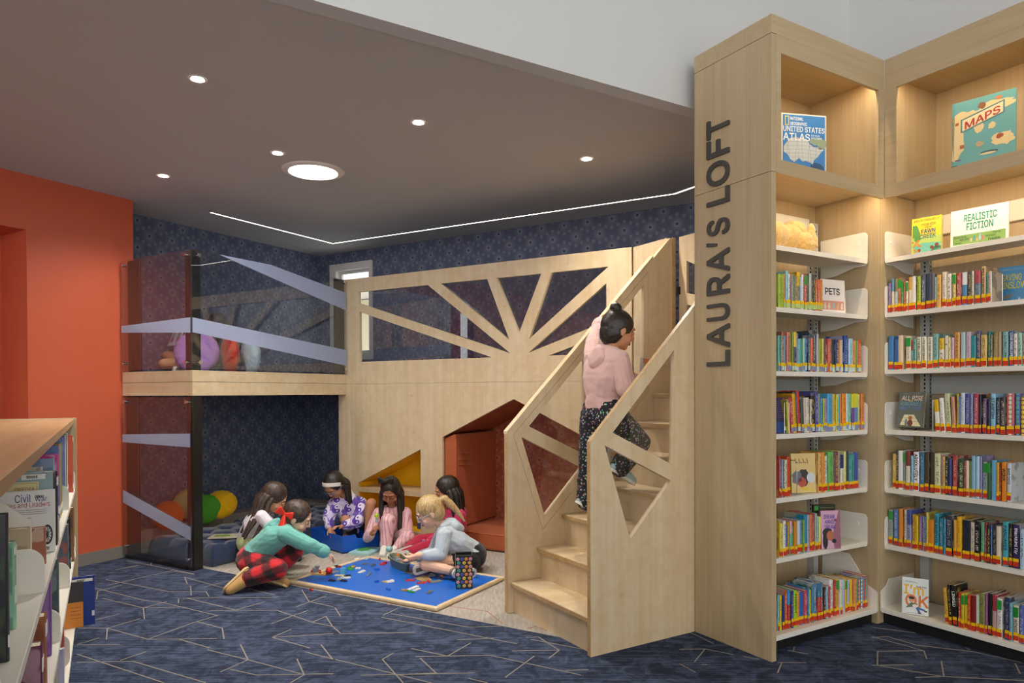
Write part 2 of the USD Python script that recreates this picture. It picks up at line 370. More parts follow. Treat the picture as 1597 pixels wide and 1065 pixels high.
# ---------------------------------------------------------------- the loft (frame L: x along its front, y away from the viewer)
Z0, Z1, ZT = 1.367, 1.567, 2.502
deck = Polygon([(-5.765, 3.407), (-4.847, 3.407), (-4.847, 5.105), (-1.9, 5.105), (-1.9, 6.045), (-6.186, 6.045), (-6.186, 3.493), (-5.765, 3.493)]).difference(sbox(-4.936, 5.068, -1.85, 5.106)).buffer(-.003, join_style=2)
lp = thing('loft_platform', 'raised maple reading loft platform with two-board fascia over the dark alcove', 'platform', 'L', (-5.3, 4.2, Z0))
part(lp, 'deck', ext(deck, 'xy', Z0 + .003, Z1 - .018), M['kick_black'])
part(lp, 'deck_carpet', ext(deck, 'xy', Z1 - .018, Z1), M['carpet_blue'])
for a, b in ((Z0, 1.474), (1.4765, Z1)):
    part(lp, 'fascia_board', cbx(-4.847, -4.827, 3.387, 5.072, a, b, .001), M['maple_flat'])
    part(lp, 'fascia_board', cbx(-5.762, -4.8475, 3.387, 3.407, a, b, .001), M['maple_flat'])

CUTS = [[(-4.645, 2.174), (-3.133, 1.687), (-4.645, 1.687)], [(-4.655, 2.37), (-3.818, 2.369), (-2.946, 1.715), (-4.655, 2.261)],
        [(-3.669, 2.37), (-3.177, 2.369), (-2.957, 1.831)], [(-3.078, 2.368), (-2.648, 2.367), (-2.861, 1.886)],
        [(-2.551, 2.368), (-2.053, 2.369), (-2.765, 1.829)], [(-2.07, 2.239), (-2.07, 1.94), (-2.77, 1.716)], [(-2.579, 1.686), (-2.071, 1.845), (-2.071, 1.68)]]
nook = Polygon([(-3.662, 0.0), (-3.662, .981), (-2.917, 1.327), (-2.172, .981), (-2.172, 0.0)])
cubby = Polygon([(-4.681, .501), (-3.911, .86), (-3.911, .087), (-4.681, .087)])
face = Polygon([(-4.93, 0), (-4.93, ZT), (-1.861, ZT), (-1.861, 0)])
for c in CUTS: face = face.difference(Polygon(c))
face = face.difference(nook).difference(cubby)
pn = thing('loft_front_panel', 'maple plywood loft front with sunburst cutouts, house-shaped nook and yellow triangular cubby', 'panel', 'L', (-3.4, 5.073, 0))
part(pn, 'upper_board', ext(face.intersection(sbox(-6, 1.4735, 0, 3)), 'xz', 5.073, 5.103), M['maple'])
part(pn, 'lower_board', ext(face.intersection(sbox(-6, -1, 0, 1.4715)), 'xz', 5.073, 5.103), M['maple'])
part(pn, 'window_pane', bx(-4.80, -1.95, 5.106, 5.112, 1.62, 2.43), M['acrylic'], label='clear acrylic sheet behind the sunburst cutouts')
# the house-shaped nook
NB = 5.785
ins = Polygon([(-3.68, 0), (-3.68, .990), (-2.917, 1.345), (-2.154, .990), (-2.154, 0)])
part(pn, 'nook_lining', ext(ins.difference(nook), 'xz', 5.104, NB), M['rust_paint'])
part(pn, 'nook_back', ext(ins, 'xz', NB, NB + .02), M['wallpaper_rust'])
# the yellow cubby
cin = cubby.buffer(.012, join_style=2)
part(pn, 'cubby_lining', [ext(cin.difference(cubby), 'xz', 5.104, 5.42), ext(cin, 'xz', 5.42, 5.44)], M['yellow_paint'])
part(pn, 'cubby_shelf', bx(-4.68, -3.912, 5.085, 5.42, .417, .461), M['maple_flat'])
pn2 = thing('loft_return_panel', 'narrow maple wall turning the corner of the loft beside the stair rail', 'panel', 'T', (3.54, 3.9, 0))
part(pn2, 'board', bx(3.538, 3.568, 3.735, 4.104, 0, ZT), M['maple'])
for a in (1.4715,): part(pn2, 'seam_strip', bx(3.5375, 3.54, 3.735, 4.104, a, a + .002), M['maple_edge'])

# posts, acrylic guards and their stand-offs
def post(lab, x0, x1, y0, y1, z0, z1):
    p = thing('guard_post', lab, 'post', 'L', ((x0 + x1) / 2, (y0 + y1) / 2, z0))
    part(p, 'tube', cbx(x0, x1, y0, y1, z0, z1, .002), M['black_metal'])
    part(p, 'cap', cbx(x0 + .004, x1 - .004, y0 + .004, y1 - .004, z1, z1 + .004, .001), M['black_metal'])
post('black steel corner post rising between the two upper acrylic guards', -4.925, -4.845, 3.397, 3.477, Z1, 2.505)
post('black steel corner post standing on the carpet under the loft', -4.912, -4.832, 3.392, 3.472, 0, Z0 - .005)
post('black steel wall post of the upper guard beside the orange wall', -5.70, -5.53, 3.402, 3.42, Z1, 2.495)
post('black steel wall post of the lower screen beside the orange wall', -5.74, -5.57, 3.402, 3.42, 0, Z0 - .005)
post('black steel post of the upper guard against the maple sunburst panel', -4.852, -4.834, 4.93, 5.06, Z1, 2.495)

def guard(lab, plane, a0, a1, z0, z1, at, stripes, studs):
    """An acrylic sheet with its frosted stripes; PLANE x: the sheet runs along y; y: along x."""
    t = thing('acrylic_guard', lab, 'glass panel', 'L', ((at, (a0 + a1) / 2, z0) if plane == 'x' else ((a0 + a1) / 2, at, z0)))
    sh = sbox(min(a0, a1), z0, max(a0, a1), z1)
    out = -1 if plane == 'y' else 1
    if plane == 'x':
        part(t, 'sheet', ext(sh, 'yz', at - .005, at + .005), M['acrylic'])
        for s in stripes: part(t, 'frosted_stripe', ext(Polygon(s).intersection(sh), 'yz', at + .0054, at + .0064), M['frosted'])
    else:
        part(t, 'sheet', ext(sh, 'xz', at - .005, at + .005), M['acrylic'])
        for s in stripes: part(t, 'frosted_stripe', ext(Polygon(s).intersection(sh), 'xz', at - .0064, at - .0054), M['frosted'])
    for a, z in studs:
        q = [(at + out * d, a, z) if plane == 'x' else (a, at + out * d, z) for d in (-.019, .005, .0055, .018)]
        part(t, 'standoff', [cyl(q[0], q[1], .010, 14), cyl(q[2], q[3], .015, 20)], M['chrome'], smooth=40)
    return t
guard('upper front acrylic guard with two broad frosted rays', 'x', 3.375, 5.055, Z1 + .012, ZT, -4.810,
      [[(3.622, 2.5), (4.136, 2.5), (5.056, 2.368), (5.056, 2.195)], [(3.376, 1.974), (5.056, 1.806), (5.056, 1.652), (3.376, 1.859)]],
      [(3.435, ZT - .04), (3.435, Z1 + .06), (5.035, ZT - .035), (5.035, Z1 + .05)])
guard('upper side acrylic guard with one frosted ray beside the orange wall', 'y', -5.735, -4.818, Z1 + .012, ZT - .002, 3.372,
      [[(-5.735, 1.953), (-4.818, 1.974), (-4.818, 1.856), (-5.735, 1.898)]], [(-5.70, ZT - .045), (-5.70, Z1 + .07), (-4.875, ZT - .04), (-4.875, Z1 + .06)])
guard('lower side acrylic screen with two frosted rays under the loft', 'y', -5.735, -4.835, .03, Z0 - .012, 3.372,
      [[(-5.735, 1.043), (-4.835, 1.074), (-4.835, .966), (-5.735, .978)], [(-5.735, .576), (-5.735, .47), (-4.835, .240), (-4.835, .345)]],
      [(-5.69, Z0 - .05), (-5.69, .11), (-4.87, Z0 - .05), (-4.87, .09)])
fb = thing('screen_floor_channel', 'black floor channel under the lower side acrylic screen', 'channel', 'L', (-5.3, 3.38, 0))
part(fb, 'channel', bx(-5.74, -4.915, 3.392, 3.43, 0, .045), M['black_metal'])
part(fb, 'bead', bx(-5.74, -4.915, 3.384, 3.391, 0, .02), M['black_metal'])

# ---------------------------------------------------------------- the stair (frame T: x up the flight, y across it, larger y farther)
RISE, X0 = .1959, 2.183
st = thing('loft_stair', 'steep maple plywood stair of eight treads rising to the loft', 'stair', 'T', (2.8, 3.3, 0))
for n in range(1, 9):
    x = X0 + RISE * (n - 1); z = RISE * n
    if n < 8:
        part(st, 'tread', rbx(x, x + RISE + .05, 2.893, 3.697, z - .032, z, .006), M['maple_flat'])
        part(st, 'nosing', bx(x - .0012, x + .001, 2.894, 3.696, z - .028, z - .006), M['maple_edge'])
    else:
        part(st, 'landing', bx(x, 4.1, 2.893, 3.697, z - .032, z), M['maple_flat'])
    part(st, 'riser', bx(x + .022, x + .040, 2.893, 3.697, z - RISE, z - .032), M['maple'])
S0 = 2.173
TRI = [(2.322, 1.166), (2.746, .972), (2.764, 1.619)]; KITE = [(2.267, 1.101), (2.738, .882), (2.44, .585)]
TRI2 = [(2.85, 1.70), (3.283, 2.137), (3.283, 1.42), (2.85, 1.02)]
gr = thing('stair_guard', 'near maple stair guard with triangular cutouts, against the tall lettered tower', 'guard', 'T', (2.8, 2.87, 0))
near = Polygon([(S0, 0), (S0, 1.123), (3.545, 2.495), (3.60, 2.502), (3.60, 0)]).difference(Polygon(TRI)).difference(Polygon(KITE))
part(gr, 'board', ext(near, 'xz', 2.862, 2.890), M['maple'])
part(gr, 'front_edge', bx(S0 - .0015, S0, 2.8622, 2.8898, 0.002, 1.122), M['maple_edge'])
def rail(t, y0, y1, p, q, th):
    d = np.array([q[0] - p[0], q[1] - p[1]]); d /= np.hypot(*d); n = np.array([-d[1], d[0]]) * th
    part(t, 'rail_cap', ext([p, q, (q[0] + n[0], q[1] + n[1]), (p[0] + n[0], p[1] + n[1])], 'xz', y0, y1), M['maple_edge'])
rail(gr, 2.8622, 2.8898, (S0, 1.1235), (3.545, 2.4955), .0015)
part(gr, 'pane', bx(2.24, 3.33, 2.873, 2.879, .56, 2.16).intersection(ext(near.buffer(0).envelope, 'xz', 2.87, 2.882)) if False else ext(Polygon([(2.24, 1.10), (3.3, 2.16), (3.3, 1.38), (2.44, .56)]).intersection(unary_union([Polygon(k).buffer(.004) for k in (TRI, KITE)])), 'xz', 2.873, 2.879), M['acrylic'])
gl = thing('stair_guard', 'far maple stair guard with a grooved infill frame and sloping handrail', 'guard', 'T', (2.8, 3.71, 0))
far = Polygon([(2.16, 0), (2.16, 1.121), (3.535, 2.494), (3.584, 2.502), (3.584, 0)])
groove = Polygon([(2.207, 1.115), (3.323, 2.231), (3.323, 1.39), (2.773, .839), (2.425, .5)])
holes = unary_union([Polygon(TRI), Polygon(KITE), Polygon(TRI2)])
part(gl, 'board', ext(far.difference(groove.buffer(.0016, join_style=2)), 'xz', 3.698, 3.730), M['maple'])
part(gl, 'infill_frame', ext(groove.buffer(-.0008, join_style=2).difference(holes), 'xz', 3.6985, 3.728), M['maple'])
part(gl, 'pane', ext(holes.buffer(.004), 'xz', 3.712, 3.717), M['acrylic'])
part(gl, 'groove_backing', ext(groove.buffer(.004, join_style=2).difference(groove.buffer(-.004, join_style=2)), 'xz', 3.722, 3.7255), M['dark_slot'])
part(gl, 'handrail', ext([(2.16, 1.122), (3.37, 2.334), (3.37, 2.352), (2.16, 1.140)], 'xz', 3.694, 3.74), M['maple_flat'])
part(gl, 'front_edge', bx(2.1585, 2.16, 3.6982, 3.7298, .002, 1.12), M['maple_edge'])
part(gl, 'end_post', bx(3.552, 3.580, 3.6905, 3.6975, 1.572, 2.50), M['maple_edge'])
gt = thing('loft_gate', 'maple safety gate with triangular cutouts at the top of the stair', 'gate', 'T', (3.6, 3.3, Z1))
gp = Polygon([(2.91, Z1 + .01), (2.91, 2.50), (3.665, 2.50), (3.665, Z1 + .01)])
for c in ([(3.592, 2.318), (3.20, 2.13), (3.20, 1.98), (3.592, 2.087)], [(3.592, 2.006), (3.20, 2.05), (3.0, 1.66), (3.592, 1.66)][:1] + [(3.25, 1.90), (3.25, 1.66), (3.592, 1.66)]):
    gp = gp.difference(Polygon(c))
part(gt, 'board', ext(gp, 'yz', 3.59, 3.615), M['maple'])
part(gt, 'pane', bx(3.604, 3.608, 3.1, 3.62, 1.64, 2.34), M['acrylic'])
part(gt, 'hinge', [bx(3.5865, 3.59, 3.652, 3.688, 2.085, 2.14), cyl((3.5865, 3.675, 2.085), (3.5865, 3.675, 2.14), .004)], M['black_metal'])
# ---------------------------------------------------------------- the lettered tower and the two tall bookcases (frame T)
tw = thing('bookcase_tower', 'tall oak bookcase end carrying raised grey lettering, beside the maple stair', 'bookcase', 'T', (3.4, 2.5, 0))
part(tw, 'side_panel', cbx(2.918, 2.953, 2.328, 2.857, 0, 2.497, .001), M['oak'])
part(tw, 'side_panel', cbx(2.918, 2.953, 2.328, 2.857, 2.499, 3.195, .001), M['oak'])
part(tw, 'crown', cbx(2.9175, 3.895, 2.3275, 2.857, 3.197, 3.291, .001), M['oak_flat'])
part(tw, 'back_panel', bx(2.953, 3.95, 2.806, 2.826, 0, 2.56), M['oak'])
part(tw, 'inner_side_panel', bx(3.936, 3.956, 2.391, 2.806, 0, 2.60), M['oak'])
part(tw, 'display_box_back', bx(2.953, 3.90, 2.797, 2.82, 2.56, 3.197), M['oak'])
part(tw, 'display_box_side', bx(3.872, 3.893, 2.345, 2.797, 2.56, 3.197), M['oak'])
part(tw, 'display_box_floor', bx(2.954, 3.9135, 2.345, 2.81, 2.556, 2.575), M['oak_flat'])
part(tw, 'display_box_top', bx(2.953, 3.893, 2.345, 2.81, 3.187, 3.197), M['oak_flat'])
fr = sbox(2.9535, 2.495, 3.895, 3.197).difference(sbox(2.991, 2.562, 3.838, 3.108))
part(tw, 'face_frame', ext(fr, 'xz', 2.328, 2.347), M['oak_flat'])
part(tw, 'corner_column', bx(3.9575, 4.32, 2.412, 2.80, 0, 2.55), M['oak'])
tr = thing('bookcase', 'oak built-in bookcase along the right edge with an open display box above white shelves', 'bookcase', 'T', (4.1, 1.6, 0))
YE = 0.95
part(tr, 'back_panel', bx(4.338, 4.36, YE, 2.39, 0, 2.56), M['oak'])
part(tr, 'inner_side_panel', bx(3.958, 4.337, 2.391, 2.4095, 0, 2.553), M['oak'])
part(tr, 'crown', cbx(3.8955, 4.42, YE, 2.326, 3.197, 3.291, .001), M['oak_deep'])
fr = sbox(YE, 2.495, 2.327, 3.197).difference(sbox(YE + .07, 2.564, 2.258, 3.112))
part(tr, 'face_frame', ext(fr, 'yz', 3.896, 3.915), M['oak_deep'])
part(tr, 'display_box_back', bx(4.388, 4.41, YE, 2.35, 2.56, 3.197), M['oak'])
part(tr, 'display_box_side', bx(3.915, 4.388, 2.30, 2.322, 2.56, 3.197), M['oak'])
part(tr, 'display_box_floor', bx(3.9155, 4.40, YE, 2.39, 2.556, 2.575), M['oak_flat'])
part(tr, 'display_box_top', bx(3.915, 4.40, YE, 2.322, 3.19, 3.197), M['oak_flat'])
part(tr, 'end_panel', bx(3.897, 4.42, YE - .035, YE, 0, 3.197), M['oak'])

# raised letters reading upwards on the tower's broad side
sg = thing('sign_lettering', 'large raised grey capitals running up the broad side of the oak tower', 'sign', 'T', (2.918, 2.68, 1.52))
for ch, z0, z1 in [('L', 1.5208, 1.6083), ('A', 1.6218, 1.7515), ('U', 1.772, 1.8656), ('R', 1.9141, 2.019), ('A', 2.0335, 2.1615), ('\u2019', 2.1832, 2.2081),
                   ('S', 2.2398, 2.3312), ('L', 2.4087, 2.4967), ('O', 2.512, 2.6457), ('F', 2.6729, 2.7714), ('T', 2.7817, 2.884)]:
    m = text(ch, .16, .012, True); b = m.bounds
    v = np.array(m.vertices)
    xs = (v[:, 0] - b[0, 0]) / (b[1, 0] - b[0, 0]) * (z1 - z0) + z0
    ys = (v[:, 1] - b[0, 1]) * .16 / (b[1, 1] - b[0, 1]) if ch != '\u2019' else (v[:, 1] - b[1, 1]) + .16
    m = trimesh.Trimesh(np.c_[2.9175 - v[:, 2], 2.595 + ys, xs], m.faces, process=False)
    part(sg, 'letter', m, M['dark_letter'])

# white cantilever shelves
SH = [2.140, 1.808, 1.464, 1.124, .779, .455]          # undersides
TH = .026
def bracket(h0, h1, d0, d1, z):
    """An end bracket's outline (depth, z): rounded at the top front."""
    p = sbox(d0, z - .012, d1, z + h0)
    return p.buffer(-.028).buffer(.028, 8).union(sbox(d0 + (d1 - d0) * .35, z - .005, d1, z + h0))
def shelf(where, lab, x0, x1, f, b, z, h=.19):
    """WHERE 'A': the left case (front towards -y); 'B': the right case (front towards -x). x0..x1 along it, F its front, B its back."""
    org = ((x0 + x1) / 2, (f + b) / 2, z) if where == 'A' else ((f + b) / 2, (x0 + x1) / 2, z)
    t = thing('shelf', lab, 'shelf', 'T', org)
    lip = [(f, z), (f, z + TH), (f + .004, z + TH), (f + .02, z + TH), (b, z + TH), (b, z + TH - .004), (f + .022, z + TH - .004), (f + .018, z)]
    br = bracket(h, 0, f - .004, b, z)
    ang = [(f + .05, z - .004), (b, z - .004), (b, z - .052), (f + .2, z - .045)]
    if where == 'A':
        part(t, 'deck', ext(lip, 'yz', x0 + .004, x1 - .004), M['white_steel'])
        for a in (x0, x1 - .004): part(t, 'end_bracket', ext(br.union(Polygon(ang).buffer(0)), 'yz', a, a + .004), M['white_steel'])
        part(t, 'button', cyl((x1 - .0075, f + .06, z + .125), (x1 - .004, f + .06, z + .125), .012), M['white_steel'], smooth=40)
    else:
        part(t, 'deck', ext(lip, 'xz', x0 + .004, x1 - .004), M['white_steel'])
        for a in (x0 + .004, x1): part(t, 'end_bracket', ext(br.union(Polygon(ang).buffer(0)), 'xz', a - .004, a), M['white_steel'])
        part(t, 'button', cyl((f + .06, x1 - .0075, z + .125), (f + .06, x1 - .004, z + .125), .012), M['white_steel'], smooth=40)
    return t
NTH = ['top', 'second', 'third', 'fourth', 'fifth', 'sixth', 'bottom']
for k, z in enumerate(SH):
    shelf('A', f'white steel shelf, {NTH[k]} from above in the bookcase behind the lettered tower', 2.962, 3.922, 2.447, 2.755, z)
for k, z in enumerate([2.142, 1.818, 1.481, 1.124, .777, .440]):
    shelf('B', f'white steel shelf, {NTH[k]} from above in the bookcase at the right edge', 1.02, 2.388, 4.004, 4.30, z)
def base(where, lab, x0, x1, f, b):
    org = ((x0 + x1) / 2, f, 0) if where == 'A' else (f, (x0 + x1) / 2, 0)
    t = thing('base_shelf', lab, 'shelf', 'T', org); z = .068
    def P(n, a0, a1, d0, d1, h0, h1, m): part(t, n, cbx(a0, a1, d0, d1, h0, h1, .0015) if where == 'A' else cbx(d0, d1, a0, a1, h0, h1, .0015), M[m])
    P('kick_plate', x0, x1, f + .035, f + .05, 0, z, 'kick_black')
    P('deck', x0 + .004, x1 - .004, f, b, z, z + .028, 'white_steel')
    pr = Polygon([(f, z), (b, z), (b, .385), (f + .18, .385), (f + .06, .22), (f, .19)]).buffer(-.012).buffer(.012)
    e = x1 - .004
    part(t, 'end_bracket', ext(pr, 'yz', e, e + .004) if where == 'A' else ext(pr.intersection(sbox(0, 0, 9, .255)), 'xz', e, e + .004), M['white_steel'])
    part(t, 'end_bracket', ext(pr, 'yz', x0, x0 + .004) if where == 'A' else ext(pr.intersection(sbox(0, 0, 9, .255)), 'xz', x0, x0 + .004), M['white_steel'])
base('A', 'white base shelf on a black kick, in the bookcase behind the lettered tower', 2.960, 3.932, 2.388, 2.75)
base('B', 'white base shelf on a black kick, in the bookcase at the right edge', 1.02, 2.388, 3.958, 4.31)
def upright(lab, x, y, dx, dy, z1):
    t = thing('upright', lab, 'shelf standard', 'T', (x, y, .1))
    part(t, 'post', bx(x - dx, x + dx, y - dy, y + dy, .1, z1), M['grey_steel'])
    f = (x - dx - .0005 if dy > dx else x)
    sl = [bx(x - .004, x + .004, y - dy - .001, y - dy + .001, z, z + .014) if dx > dy or True else None for z in np.arange(.4, z1 - .05, .0254)]
    sl2 = [bx(x - dx - .001, x - dx + .001, y - .004, y + .004, z, z + .014) for z in np.arange(.4, z1 - .05, .0254)]
    part(t, 'slot', sl + sl2, M['dark_slot'], kind='stuff')
upright('slotted grey steel upright behind the shelves of the bookcase behind the tower', 3.876, 2.781, .022, .0235, 2.44)
upright('slotted grey steel upright, near the left end of the right bookcase', 4.3195, 2.318, .0165, .026, 2.44)
for lab, where, z0, z1 in (('white steel cross rail above the top shelf of the right bookcase', 'B', 2.315, 2.43), ('grey steel cross rail in the middle of the right bookcase', 'B', 1.36, 1.47),
                           ('grey steel cross rail low in the right bookcase', 'B', .67, .745), ('white steel cross rail above the plush dog', 'A', 2.33, 2.47), ('grey steel cross rail in the middle of the bookcase behind the tower', 'A', 1.365, 1.46)):
    m = M['white_steel'] if 'white' in lab else M['grey_steel']
    solo('cross_rail', cbx(2.965, 3.852, 2.785, 2.803, z0, z1, .003) if where == 'A' else cbx(4.318, 4.335, YE + .02, 2.29, z0, z1, .003), m, lab, 'rail', 'T')
# warm strip lights hidden behind the face frames
def strip(x0, x1, y0, y1, z, pw, nm):
    l = UsdLux.RectLight.Define(stage, '/World/' + nm)
    l.CreateWidthAttr(abs(x1 - x0)); l.CreateHeightAttr(abs(y1 - y0)); l.CreateIntensityAttr(pw); l.CreateColorAttr(Gf.Vec3f(1.0, .79, .52))
    c = to_world('T', ((x0 + x1) / 2, (y0 + y1) / 2, z)); l.AddTranslateOp().Set(Gf.Vec3d(*map(float, c))); l.AddRotateZOp().Set(FR['T'])
STRIP = 62.0
strip(2.995, 3.835, 2.352, 2.366, 3.180, STRIP, 'strip_light')
strip(2.97, 3.90, 2.352, 2.366, 2.552, STRIP, 'strip_light_001')
strip(3.92, 3.934, YE + .08, 2.25, 3.184, STRIP, 'strip_light_002')
strip(3.92, 3.934, YE + .08, 2.32, 2.552, STRIP, 'strip_light_003')
